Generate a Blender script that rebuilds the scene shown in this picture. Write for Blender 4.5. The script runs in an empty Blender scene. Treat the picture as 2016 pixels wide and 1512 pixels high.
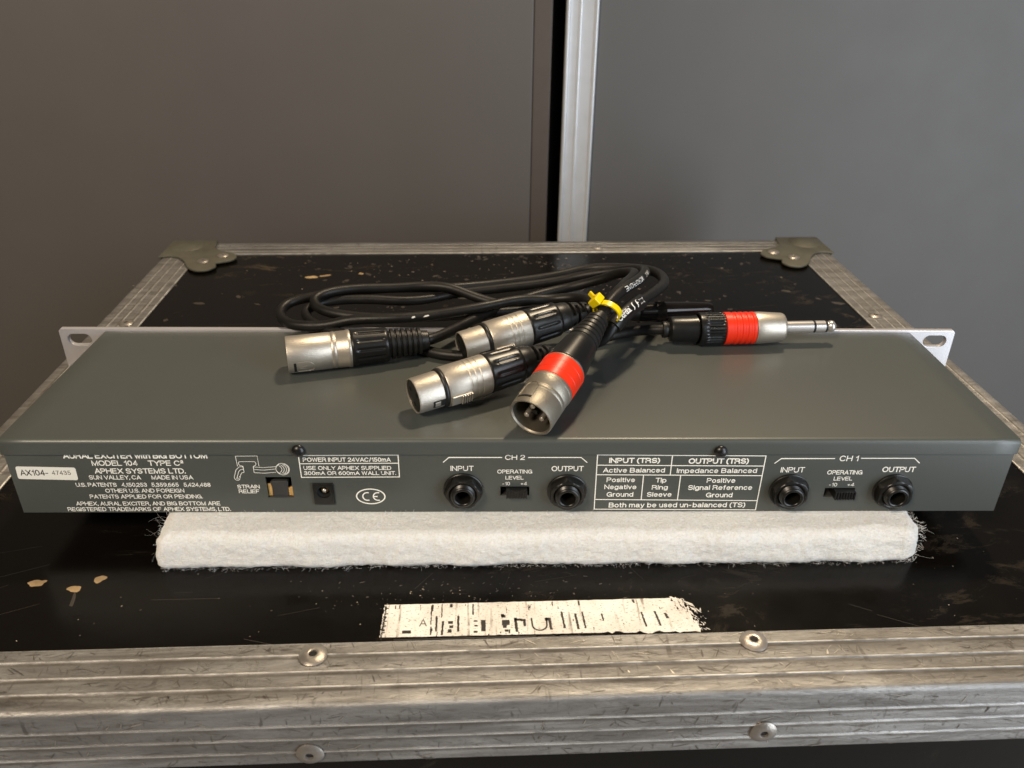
import bpy, bmesh, math, random
from mathutils import Vector, Matrix, noise
random.seed(7)
S = 0.001
scene = bpy.context.scene
COL = scene.collection

# ------------------------------------------------------------------ camera, world, lights
cam_d = bpy.data.cameras.new("camera")
cam = bpy.data.objects.new("camera", cam_d)
COL.objects.link(cam)
R_ = Vector((0.99983541, -0.01541161, 0.00957235))
U_ = Vector((-0.00097316, 0.48130411, 0.87655314))
F_ = Vector((0.01811631, 0.87641819, -0.48120989))
CAM = Vector((-7.518, -290.024, 241.772))
m = Matrix(((R_.x, U_.x, -F_.x, CAM.x*S), (R_.y, U_.y, -F_.y, CAM.y*S), (R_.z, U_.z, -F_.z, CAM.z*S), (0, 0, 0, 1)))
cam.matrix_world = m
cam_d.sensor_width = 36
cam_d.lens = 1598.5/2016*36
cam_d.clip_start = 0.01
cam_d.clip_end = 50
cam_d.dof.use_dof = True
cam_d.dof.focus_distance = 0.385
cam_d.dof.aperture_fstop = 16
scene.camera = cam

world = bpy.data.worlds.new("World")
scene.world = world
world.use_nodes = True
wn = world.node_tree
bg = wn.nodes["Background"]
bg.inputs[0].default_value = (0.66, 0.60, 0.55, 1)
bg.inputs[1].default_value = 0.06
scene.view_settings.view_transform = 'Standard'
scene.view_settings.look = 'None'
scene.view_settings.exposure = 0
scene.view_settings.gamma = 1

def area(name, loc, target, size, power, color, sy=None):
    d = bpy.data.lights.new(name, 'AREA')
    d.size = size
    if sy:
        d.shape = 'RECTANGLE'; d.size_y = sy
    d.energy = power; d.color = color
    o = bpy.data.objects.new(name, d)
    o.location = loc
    o.rotation_euler = (Vector(target)-Vector(loc)).to_track_quat('-Z', 'Y').to_euler()
    COL.objects.link(o)
    return o
# warm ceiling lamp overhead, a little to the right
area("ceiling_lamp", (0.36, 0.70, 1.60), (0, 0.08, 0.05), 0.13, 22, (1.0, 0.81, 0.56))
# warm fill light added at the left-front to brighten the front faces
area("front_fill", (-1.0, -1.3, 1.5), (0, 0.1, 0), 0.5, 39, (1.0, 0.84, 0.64))
# tall window to the right-front letting in cool daylight
area("window_light", (1.15, -0.85, 0.22), (0.15, 0.0, 0.0), 0.6, 25, (0.82, 0.91, 1.0), 1.7)

# ------------------------------------------------------------------ helpers
class MB:
    def __init__(s): s.v = []; s.f = []
    def add(s, vs, fs):
        b = len(s.v); s.v += [tuple(v) for v in vs]; s.f += [tuple(i+b for i in f) for f in fs]
        return s
    def box(s, x0, x1, y0, y1, z0, z1):
        v = [(x, y, z) for x in (x0, x1) for y in (y0, y1) for z in (z0, z1)]
        return s.add(v, [(0,1,3,2),(4,6,7,5),(0,4,5,1),(2,3,7,6),(0,2,6,4),(1,5,7,3)])
    def lathe(s, prof, n=48, mod=None, M=None, cap0=False, cap1=False):
        # axis = +X ; prof list of (x, r)
        vs = []; fs = []
        for x, r in prof:
            for k in range(n):
                a = 2*math.pi*k/n
                rr = r*(mod(x, a) if mod else 1)
                vs.append(Vector((x, rr*math.cos(a), rr*math.sin(a))))
        for i in range(len(prof)-1):
            for k in range(n):
                k2 = (k+1) % n
                fs.append((i*n+k, i*n+k2, (i+1)*n+k2, (i+1)*n+k))
        if cap0: fs.append(tuple(range(n-1, -1, -1)))
        if cap1: fs.append(tuple((len(prof)-1)*n+k for k in range(n)))
        if M: vs = [M @ v for v in vs]
        return s.add(vs, fs)
    def tube(s, path, r, n=14, caps=True):
        fr = frames(path); vs = []; fs = []
        for i, (p, t, a, b) in enumerate(fr):
            rr = r(i/(len(fr)-1)) if callable(r) else r
            for k in range(n):
                q = 2*math.pi*k/n
                vs.append(p + (a*math.cos(q)+b*math.sin(q))*rr)
        for i in range(len(fr)-1):
            for k in range(n):
                k2 = (k+1) % n
                fs.append((i*n+k, i*n+k2, (i+1)*n+k2, (i+1)*n+k))
        if caps:
            fs.append(tuple(range(n-1, -1, -1))); fs.append(tuple((len(fr)-1)*n+k for k in range(n)))
        return s.add(vs, fs)
    def extrude(s, poly, axis_pts):
        pass
    def build(s, name, mat, parent=None, smooth=None, bevel=0, seg=2, tag=None):
        me = bpy.data.meshes.new(name)
        off = Vector((0, 0, 0))
        me.from_pydata([tuple(c*S for c in v) for v in s.v], [], s.f)
        bm = bmesh.new(); bm.from_mesh(me)
        bmesh.ops.recalc_face_normals(bm, faces=bm.faces)
        if bevel:
            ed = [e for e in bm.edges if len(e.link_faces) == 2 and e.calc_face_angle(0) > 0.6]
            bmesh.ops.bevel(bm, geom=ed, offset=bevel*S, segments=seg, profile=0.5, affect='EDGES')
        bm.to_mesh(me); bm.free()
        return link(name, me, mat, parent, smooth)

def link(name, me, mat, parent=None, smooth=35):
    o = bpy.data.objects.new(name, me)
    if mat and not me.materials: me.materials.append(mat)
    if smooth:
        for p in me.polygons: p.use_smooth = True
        me.set_sharp_from_angle(angle=math.radians(smooth))
    COL.objects.link(o)
    if parent:
        o.parent = parent
    return o

def tag(o, label=None, cat=None, group=None, kind=None):
    if label: o["label"] = label
    if cat: o["category"] = cat
    if group: o["group"] = group
    if kind: o["kind"] = kind
    return o

def thing(name, label, cat, loc=(0,0,0), rz=0, group=None):
    o = bpy.data.objects.new(name, None)
    o.empty_display_size = 0.02
    o.location = Vector(loc)*S; o.rotation_euler = (0, 0, rz)
    COL.objects.link(o)
    return tag(o, label, cat, group)

def catmull(pts, sub=8):
    P = [Vector(p) for p in pts]
    P = [P[0]*2-P[1]] + P + [P[-1]*2-P[-2]]
    out = []
    for i in range(1, len(P)-2):
        a, b, c, d = P[i-1:i+3]
        for k in range(sub):
            t = k/sub
            out.append(0.5*((2*b)+(c-a)*t+(2*a-5*b+4*c-d)*t*t+(3*b-a-3*c+d)*t**3))
    out.append(P[-2])
    return out

def relax(path, it=6):
    for _ in range(it):
        path = [path[0], path[1]]+[(path[i-1]+path[i]*2+path[i+1])/4 for i in range(2, len(path)-2)]+[path[-2], path[-1]]
    return path

def frames(path):
    T = []
    for i in range(len(path)):
        a = path[max(0, i-1)]; b = path[min(len(path)-1, i+1)]
        T.append((b-a).normalized())
    ref = Vector((0, 0, 1)) if abs(T[0].z) < 0.9 else Vector((1, 0, 0))
    a = (ref - T[0]*ref.dot(T[0])).normalized(); out = []
    for p, t in zip(path, T):
        a = (a - t*a.dot(t)).normalized()
        out.append((p, t, a, t.cross(a)))
    return out

def curve2d(loops, thick, bevel=0.0, to=None):
    """closed 2-D outlines (holes included) -> plate mesh; local xy plane, thickness centred on z; 'to' maps (x,y,z)->mm"""
    cu = bpy.data.curves.new("tmp", 'CURVE'); cu.dimensions = '2D'; cu.fill_mode = 'BOTH'
    cu.extrude = max(0, thick/2-bevel); cu.bevel_depth = bevel; cu.bevel_resolution = 1; cu.offset = -bevel
    for lp in loops:
        sp = cu.splines.new('POLY'); sp.points.add(len(lp)-1)
        for q, (x, y) in zip(sp.points, lp): q.co = (x, y, 0, 1)
        sp.use_cyclic_u = True
    return _conv(cu, to)

def _conv(cu, to=None):
    o = bpy.data.objects.new("tmp", cu); COL.objects.link(o)
    dg = bpy.context.evaluated_depsgraph_get()
    me = bpy.data.meshes.new_from_object(o.evaluated_get(dg))
    bpy.data.objects.remove(o); bpy.data.curves.remove(cu)
    if to:
        for v in me.vertices: v.co = Vector(to(v.co))*S
    else:
        for v in me.vertices: v.co = v.co*S
    return me

# ------------------------------------------------------------------ plain grotesque stroke lettering (own outlines)
def _a(cx, cy, rx, ry, a0, a1, n=None):
    n = n or max(3, int(abs(a1-a0)/22)+1)
    return [(cx+rx*math.cos(math.radians(a0+(a1-a0)*i/(n-1))), cy+ry*math.sin(math.radians(a0+(a1-a0)*i/(n-1)))) for i in range(n)]
_s = lambda cx, top, bot, w: (_a(cx, top-(top-bot)*.26, w, (top-bot)*.26, 25, 90)+_a(cx, top-(top-bot)*.26, w*.92, (top-bot)*.26, 90, 255)[1:]+_a(cx, bot+(top-bot)*.27, w, (top-bot)*.265, 75, -90)+_a(cx, bot+(top-bot)*.27, w*1.02, (top-bot)*.27, -90, -155)[1:])
X = .72
GL = {
 'A': (.78, [[(0, 0), (.39, 1), (.78, 0)], [(.13, .33), (.65, .33)]]),
 'B': (.68, [[(.38, .53), (0, .53)], [(0, 0), (0, 1), (.38, 1)]+_a(.38, .765, .25, .235, 90, -90), [(0, 0), (.40, 0)]+_a(.40, .265, .28, .265, -90, 90)]),
 'C': (.76, [_a(.40, .5, .40, .5, 38, 322)]),
 'D': (.72, [[(.30, 0), (0, 0), (0, 1), (.30, 1)]+_a(.30, .5, .42, .5, 90, -90)]),
 'E': (.62, [[(.62, 0), (0, 0), (0, 1), (.60, 1)], [(0, .53), (.56, .53)]]),
 'F': (.58, [[(0, 0), (0, 1), (.58, 1)], [(0, .52), (.50, .52)]]),
 'G': (.80, [_a(.40, .5, .40, .5, 38, 345)+[(.79, .45), (.44, .45)], [(.79, .40), (.79, 0)]]),
 'H': (.70, [[(0, 0), (0, 1)], [(.70, 0), (.70, 1)], [(0, .53), (.70, .53)]]),
 'I': (.0, [[(0, 0), (0, 1)]]),
 'L': (.56, [[(0, 1), (0, 0), (.56, 0)]]),
 'M': (.82, [[(0, 0), (0, 1), (.41, .02), (.82, 1), (.82, 0)]]),
 'N': (.70, [[(0, 0), (0, 1), (.70, 0), (.70, 1)]]),
 'O': (.84, [_a(.42, .5, .42, .5, 90, 450, 22)]),
 'P': (.64, [[(0, 0), (0, 1), (.36, 1)]+_a(.36, .735, .28, .265, 90, -90)+[(0, .47)]]),
 'R': (.70, [[(0, 0), (0, 1), (.38, 1)]+_a(.38, .745, .27, .255, 90, -90)+[(0, .49)], _a(.42, .30, .22, .19, 90, 20)+[(.66, .1), (.70, 0)]]),
 'S': (.66, [_s(.33, 1, 0, .33)]),
 'T': (.68, [[(0, 1), (.68, 1)], [(.34, 1), (.34, 0)]]),
 'U': (.68, [[(0, 1), (0, .32)]+_a(.34, .33, .34, .33, 180, 360)+[(.68, 1)]]),
 'V': (.74, [[(0, 1), (.37, 0), (.74, 1)]]),
 'W': (1.04, [[(0, 1), (.25, 0), (.52, 1), (.79, 0), (1.04, 1)]]),
 'X': (.72, [[(0, 0), (.72, 1)], [(0, 1), (.72, 0)]]),
 'Y': (.74, [[(0, 1), (.37, .45), (.74, 1)], [(.37, .45), (.37, 0)]]),
 '0': (.58, [_a(.29, .5, .29, .5, 90, 450, 20)]),
 '1': (.28, [[(0, .72), (.14, .76), (.26, 1), (.26, 0)]]),
 '2': (.58, [_a(.29, .72, .28, .28, 170, -20)+[(.50, .50), (.12, .20), (0, 0), (.58, 0)]]),
 '3': (.58, [_a(.28, .75, .26, .25, 160, -90)+[(.2, .51)], _a(.28, .265, .29, .265, 85, -165)]),
 '4': (.60, [[(.44, 0), (.44, 1), (0, .27), (.60, .27)]]),
 '5': (.58, [[(.54, 1), (.12, 1), (.05, .50)]+_a(.28, .32, .29, .32, 125, -160)]),
 '6': (.58, [_a(.29, .31, .28, .31, 90, 450, 18), _a(.42, .48, .41, .52, 80, 195)]),
 '8': (.58, [_a(.29, .76, .24, .24, 90, 450, 16), _a(.29, .265, .29, .265, 90, 450, 18)]),
 '9': (.58, [_a(.29, .69, .28, .31, 90, 450, 18), _a(.16, .52, .41, .52, -100, 15)]),
 '7': (.56, [[(0, 1), (.56, 1), (.30, .5), (.18, 0)]]),
 '.': (.02, [[(0, 0), (0, .07)]]), ',': (.04, [[(.04, .07), (.03, -.04), (-.02, -.16)]]),
 '-': (.28, [[(0, .38), (.28, .38)]]), '/': (.30, [[(0, -.04), (.30, 1.04)]]), '+': (.48, [[(0, .40), (.48, .40)], [(.24, .16), (.24, .64)]]),
 '(': (.20, [_a(.42, .42, .42, .68, 118, 242)]), ')': (.20, [_a(-.22, .42, .42, .68, 62, -62)]),
 '²': (.30, [[(x*.5, .56+y*.48) for x, y in _a(.29, .72, .28, .28, 170, -20)+[(.50, .50), (.12, .20), (0, 0), (.58, 0)]]]),
 'a': (.54, [_a(.26, X-.19, .23, .19, 150, 0)+[(.49, .12), (.55, 0)], [(.49, .42), (.22, .38)]+_a(.22, .19, .22, .19, 100, 270)+[(.38, .06), (.49, .2)]]),
 'b': (.54, [[(0, 0), (0, 1)], _a(.27, .36, .27, .36, 90, 450, 18)]),
 'c': (.50, [_a(.27, .36, .27, .36, 38, 322)]),
 'd': (.54, [[(.54, 0), (.54, 1)], _a(.27, .36, .27, .36, 90, 450, 18)]),
 'e': (.54, [[(.02, .38), (.54, .38)]+_a(.27, .36, .27, .36, 5, 320)]),
 'f': (.30, [[(.12, 0), (.12, .82)]+_a(.28, .84, .16, .16, 180, 90), [(0, X-.02), (.28, X-.02)]]),
 'g': (.54, [[(.54, X), (.54, -.04)]+_a(.27, -.04, .27, .20, 0, -155), _a(.27, .37, .27, .35, 90, 450, 18)]),
 'h': (.48, [[(0, 0), (0, 1)], [(0, .42)]+_a(.24, .48, .24, .24, 170, 0)+[(.48, 0)]]),
 'i': (.0, [[(0, 0), (0, X)], [(0, .90), (0, 1)]]), 'l': (.0, [[(0, 0), (0, 1)]]),
 'm': (.80, [[(0, 0), (0, X)], [(0, .46)]+_a(.20, .51, .20, .21, 170, 0)+[(.40, 0)], [(.40, .46)]+_a(.60, .51, .20, .21, 170, 0)+[(.80, 0)]]),
 'n': (.48, [[(0, 0), (0, X)], [(0, .42)]+_a(.24, .48, .24, .24, 170, 0)+[(.48, 0)]]),
 'o': (.54, [_a(.27, .36, .27, .36, 90, 450, 18)]),
 'p': (.54, [[(0, -.26), (0, X)], _a(.27, .36, .27, .36, 90, 450, 18)]),
 'r': (.28, [[(0, 0), (0, X)], [(0, .46), (.06, .62), (.16, .71), (.28, .71)]]),
 's': (.46, [_s(.23, X, 0, .22)]),
 't': (.26, [[(.10, .95), (.10, .12), (.15, .02), (.26, .01)], [(0, X-.02), (.26, X-.02)]]),
 'u': (.48, [[(0, X), (0, .24)]+_a(.24, .25, .24, .25, 180, 350), [(.48, X), (.48, 0)]]),
 'v': (.50, [[(0, X), (.25, 0), (.50, X)]]), 'w': (.74, [[(0, X), (.19, 0), (.37, X), (.55, 0), (.74, X)]]),
 'y': (.50, [[(0, X), (.26, .02)], [(.50, X), (.24, -.08), (.15, -.24), (.02, -.24)]]),
 'k': (.48, [[(0, 0), (0, 1)], [(.44, X), (0, .28)], [(.16, .42), (.48, 0)]]),
 'K': (.68, [[(0, 0), (0, 1)], [(.64, 1), (0, .34)], [(.22, .56), (.68, 0)]]),
}
def fit_text(body, x0, x1, h, bold=0.0, space=1.0, wt=None):
    """stroke lettering fitted between x0..x1 (mm) with cap height h; flat in xy; tiny z steps keep crossing strokes apart"""
    w = (wt if wt else 0.14+bold*2.2)
    gap = .24*space; x = 0; out = []
    for ch in body:
        if ch == ' ': x += .36; continue
        gw, st = GL[ch]; gp = gap*(0.75 if ch in 'AVTYL,.' else 1)
        for p in st: out.append([(x+a, b) for a, b in p])
        x += gw+gp+(.12 if ch == '-' else 0)
    a = min(q[0] for p in out for q in p)-w/2; b = max(q[0] for p in out for q in p)+w/2
    sy = h-w*h; ww = w*h; sx = (x1-x0-ww)/(b-a-w)
    vs = []; fs = []
    for k, pl in enumerate(out):
        P = [Vector((x0+ww/2+(px-a-w/2)*sx, ww/2+py*sy)) for px, py in pl]
        closed = (P[0]-P[-1]).length < 1e-4
        n = len(P); bse = len(vs); e = ww*.42
        if not closed:
            d = (P[1]-P[0]).normalized(); P[0] = P[0]-d*e
            d = (P[-1]-P[-2]).normalized(); P[-1] = P[-1]+d*e
        for i in range(n):
            if closed: A_ = P[(i-1) % (n-1)]; B_ = P[(i+1) % (n-1)] if i < n-1 else P[1]; Q = P[i % (n-1)]
            else: A_ = P[max(0, i-1)]; B_ = P[min(n-1, i+1)]; Q = P[i]
            d1 = (Q-A_).normalized() if (Q-A_).length > 1e-9 else (B_-Q).normalized()
            d2 = (B_-Q).normalized() if (B_-Q).length > 1e-9 else d1
            t = (d1+d2); t = t.normalized() if t.length > 1e-3 else d1
            c = max(.42, t.dot(d1)); nn = Vector((-t.y, t.x))*ww/2/c
            z = 0.012*(k % 4)
            vs.append((Q.x+nn.x, Q.y+nn.y, z)); vs.append((Q.x-nn.x, Q.y-nn.y, z))
        for i in range(n-1): fs.append((bse+2*i, bse+2*i+1, bse+2*i+3, bse+2*i+2))
    me = bpy.data.meshes.new('lettering'); me.from_pydata(vs, [], fs)
    return me

def circle(cx, cy, rx, ry=None, n=40, a0=0, a1=2*math.pi, closed=True):
    ry = ry or rx
    return [(cx+rx*math.cos(a0+(a1-a0)*k/(n if closed else n-1)), cy+ry*math.sin(a0+(a1-a0)*k/(n if closed else n-1))) for k in range(n)]

def stadium(cx, cy, w, h, n=10):
    r = h/2; d = w/2-r
    return circle(cx+d, cy, r, n=n, a0=-math.pi/2, a1=math.pi/2, closed=False)+circle(cx-d, cy, r, n=n, a0=math.pi/2, a1=3*math.pi/2, closed=False)

def axisM(a, b, roll=0.0):
    """matrix taking +X onto a->b, +Z kept as upward as possible"""
    a = Vector(a); b = Vector(b); x = (b-a).normalized()
    y = Vector((0, 0, 1)).cross(x).normalized(); z = x.cross(y)
    M = Matrix(((x.x, y.x, z.x, a.x), (x.y, y.y, z.y, a.y), (x.z, y.z, z.z, a.z), (0, 0, 0, 1)))
    return M @ Matrix.Rotation(roll, 4, 'X')

# ------------------------------------------------------------------ materials
def newmat(name):
    mt = bpy.data.materials.new(name); mt.use_nodes = True
    nt = mt.node_tree; b = nt.nodes["Principled BSDF"]
    return mt, nt, b
def N(nt, typ, **kw):
    n = nt.nodes.new(typ)
    for k, v in kw.items():
        if k == 'ins':
            for kk, vv in v.items(): n.inputs[kk].default_value = vv
        else: setattr(n, k, v)
    return n
def coords(nt, scale=(1, 1, 1), rot=(0, 0, 0)):
    tc = N(nt, 'ShaderNodeTexCoord'); mp = N(nt, 'ShaderNodeMapping')
    mp.inputs['Scale'].default_value = scale; mp.inputs['Rotation'].default_value = rot
    nt.links.new(tc.outputs['Object'], mp.inputs[0]); return mp.outputs[0]
def noise_n(nt, vec, scale, detail=4, rough=0.6, dist=0):
    n = N(nt, 'ShaderNodeTexNoise'); n.inputs['Scale'].default_value = scale
    n.inputs['Detail'].default_value = detail; n.inputs['Roughness'].default_value = rough; n.inputs['Distortion'].default_value = dist
    nt.links.new(vec, n.inputs['Vector']); return n.outputs['Fac']
def ramp(nt, fac, stops):
    r = N(nt, 'ShaderNodeValToRGB'); e = r.color_ramp.elements
    while len(e) < len(stops): e.new(0.5)
    for q, (p, c) in zip(e, stops):
        q.position = p; q.color = (c if isinstance(c, tuple) else (c, c, c)) + (1,)
    nt.links.new(fac, r.inputs[0]); return r.outputs[0]
def mix(nt, fac, a, b):
    x = N(nt, 'ShaderNodeMix', data_type='RGBA')
    for sock, val in ((0, fac), (6, a), (7, b)):
        if isinstance(val, bpy.types.NodeSocket): nt.links.new(val, x.inputs[sock])
        elif sock == 0: x.inputs[0].default_value = val
        else: x.inputs[sock].default_value = tuple(val)+(1,)
    return x.outputs[2]
def math_n(nt, op, a, b):
    x = N(nt, 'ShaderNodeMath', operation=op)
    for i, val in enumerate((a, b)):
        if isinstance(val, bpy.types.NodeSocket): nt.links.new(val, x.inputs[i])
        else: x.inputs[i].default_value = val
    return x.outputs[0]
def bump(nt, b, h, strength, dist):
    x = N(nt, 'ShaderNodeBump'); x.inputs['Strength'].default_value = strength; x.inputs['Distance'].default_value = dist
    nt.links.new(h, x.inputs['Height']); nt.links.new(x.outputs[0], b.inputs['Normal'])
def simple(name, col, rough=0.4, metal=0, bscale=0, bstr=0.1, bdist=0.0002, var=0.0, spec=0.5, coat=0):
    mt, nt, b = newmat(name)
    b.inputs['Base Color'].default_value = col+(1,); b.inputs['Roughness'].default_value = rough
    b.inputs['Metallic'].default_value = metal; b.inputs['Specular IOR Level'].default_value = spec
    b.inputs['Coat Weight'].default_value = coat
    v = coords(nt)
    if bscale: bump(nt, b, noise_n(nt, v, bscale, 3), bstr, bdist)
    if var:
        f = noise_n(nt, v, 60, 5, 0.65)
        nt.links.new(ramp(nt, f, [(0.3, tuple(c*(1-var) for c in col)), (0.7, tuple(min(1, c*(1+var)) for c in col))]), b.inputs['Base Color'])
        q_ = min(1, var*2.5); nt.links.new(ramp(nt, noise_n(nt, v, 140, 4), [(0.3, rough*(1-.2*q_)), (0.75, min(1, rough*(1+.25*q_)))]), b.inputs['Roughness'])
    return mt

M = {}
M['paint'] = simple('grey_enamel', (0.063, 0.069, 0.063), 0.40, 0, 1900, 0.30, 0.00012, 0.018, 0.5)
def paint_detail():
    nt = M['paint'].node_tree; b = nt.nodes["Principled BSDF"]
    b.inputs['Coat Weight'].default_value = 0.22; b.inputs['Coat Roughness'].default_value = 0.28
    v = coords(nt)
    c = b.inputs['Base Color'].links[0].from_socket
    sv = coords(nt, (1, 9, 9), (0, 0, 0.5))
    s1 = ramp(nt, noise_n(nt, sv, 160, 2, 0.5, 1.5), [(0.70, 0.0), (0.76, 1.0)])
    s2 = ramp(nt, noise_n(nt, v, 24, 3), [(0.55, 0.0), (0.7, 0.5)])
    nt.links.new(mix(nt, math_n(nt, 'MULTIPLY', s1, s2), c, (0.13, 0.13, 0.12)), b.inputs['Base Color'])
    r = b.inputs['Roughness'].links[0].from_socket
    nt.links.new(math_n(nt, 'ADD', r, ramp(nt, noise_n(nt, v, 13, 4), [(0.35, 0.0), (0.7, 0.01)])), b.inputs['Roughness'])
paint_detail()
M['facealu'] = simple('satin_aluminium', (0.60, 0.58, 0.60), 0.36, 0.55, 900, 0.1, 0.0001, 0.04)
M['nickel'] = simple('satin_nickel', (0.56, 0.51, 0.44), 0.42, 0.80, 1500, 0.5, 0.0002, 0.10)
M['nickel_dark'] = simple('dull_nickel', (0.33, 0.30, 0.25), 0.48, 0.8, 1200, 0.5, 0.0002, 0.12)
M['inner_shade'] = simple('shade_dark_nickel', (0.13, 0.115, 0.09), 0.5, 0.7, 600, 0.3, 0.0002, 0.2)  # plug's inner wall, nickel coloured dark for the shade inside
M['chrome'] = simple('polished_jack_metal', (0.72, 0.68, 0.65), 0.28, 0.75, 300, 0.04, 0.0001, 0.04)
M['gold'] = simple('gold_contact', (0.85, 0.58, 0.22), 0.3, 1.0, 500, 0.1, 0.0001, 0.05)
M['blackpl'] = simple('black_plastic', (0.008, 0.008, 0.008), 0.33, 0, 700, 0.12, 0.0001, 0.15)
M['rubber'] = simple('black_rubber', (0.008, 0.0078, 0.0075), 0.42, 0, 900, 0.2, 0.0001, 0.2)
M['cord'] = simple('black_cable_jacket', (0.008, 0.0072, 0.0066), 0.45, 0, 1200, 0.35, 0.00015, 0.3, 0.35)
M['dark'] = simple('dark_interior', (0.004, 0.004, 0.004), 0.7)
M['socketpl'] = simple('socket_plastic', (0.009, 0.0085, 0.0075), 0.33, 0, 600, 0.1, 0.0001, 0.1)
M['red'] = simple('red_ring_plastic', (0.80, 0.028, 0.004), 0.38, 0, 900, 0.1, 0.0001, 0.05)
M['yellow'] = simple('yellow_nylon', (0.78, 0.58, 0.0), 0.35, 0, 500, 0.1, 0.0001, 0.04)
M['print'] = simple('cream_print', (0.90, 0.87, 0.79), 0.6)
M['whiteprint'] = simple('white_print', (0.80, 0.80, 0.78), 0.5)
M['sticker'] = simple('white_sticker', (0.80, 0.77, 0.70), 0.5, 0, 400, 0.1, 0.0001, 0.02)
M['inkgrey'] = simple('grey_ink', (0.12, 0.11, 0.10), 0.6)
M['ink'] = simple('black_ink', (0.012, 0.01, 0.01), 0.5)
M['pcb'] = simple('circuit_board_tan', (0.75, 0.46, 0.16), 0.5, 0, 300, 0.2, 0.0001, 0.12)
M['stub'] = simple('grey_metal_tab', (0.045, 0.044, 0.044), 0.5, 0.2, 400, 0.3, 0.0002, 0.2)
M['wood'] = simple('bare_chipped_wood', (0.40, 0.27, 0.135), 0.7, 0, 700, 0.9, 0.0006, 0.45)
M['bracket'] = simple('dull_steel', (0.140, 0.132, 0.100), 0.58, 0.5, 160, 0.25, 0.0006, 0.18)
M['rivet'] = simple('rivet_steel', (0.42, 0.38, 0.34), 0.40, 0.8, 500, 0.45, 0.0004, 0.25)
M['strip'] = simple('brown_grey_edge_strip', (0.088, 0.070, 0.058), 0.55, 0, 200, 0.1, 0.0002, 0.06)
M['floor'] = simple('grey_floor', (0.24, 0.235, 0.23), 0.7, 0, 40, 0.2, 0.001, 0.2)
M['scratch'] = simple('dark_scratch', (0.145, 0.128, 0.112), 0.5, 0.45, var=0.45)
M['lightscratch'] = simple('bright_scratch', (0.62, 0.58, 0.52), 0.32, 0.9)
M['dust'] = simple('pale_dust', (0.40, 0.34, 0.26), 0.8)
M['scuff'] = simple('faint_scuff', (0.040, 0.032, 0.025), 0.6)

def mat_board(name, col):
    mt, nt, b = newmat(name); v = coords(nt)
    f = noise_n(nt, v, 7, 5, 0.6); f2 = noise_n(nt, v, 420, 2)
    c1 = ramp(nt, f, [(0.3, tuple(c*0.96 for c in col)), (0.7, tuple(c*1.04 for c in col))])
    spots = ramp(nt, noise_n(nt, v, 55, 2), [(0.76, 0.0), (0.79, 1.0)])
    c2 = mix(nt, math_n(nt, 'MULTIPLY', spots, 0.35), c1, tuple(c*0.45 for c in col))
    nt.links.new(c2, b.inputs['Base Color'])
    nt.links.new(ramp(nt, noise_n(nt, v, 16, 4), [(0.3, 0.51), (0.7, 0.56)]), b.inputs['Roughness'])
    bump(nt, b, f2, 0.15, 0.0003); return mt
M['boardL'] = mat_board('brown_grey_laminate', (0.116, 0.103, 0.094))
M['boardR'] = mat_board('grey_laminate', (0.106, 0.102, 0.099))

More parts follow.
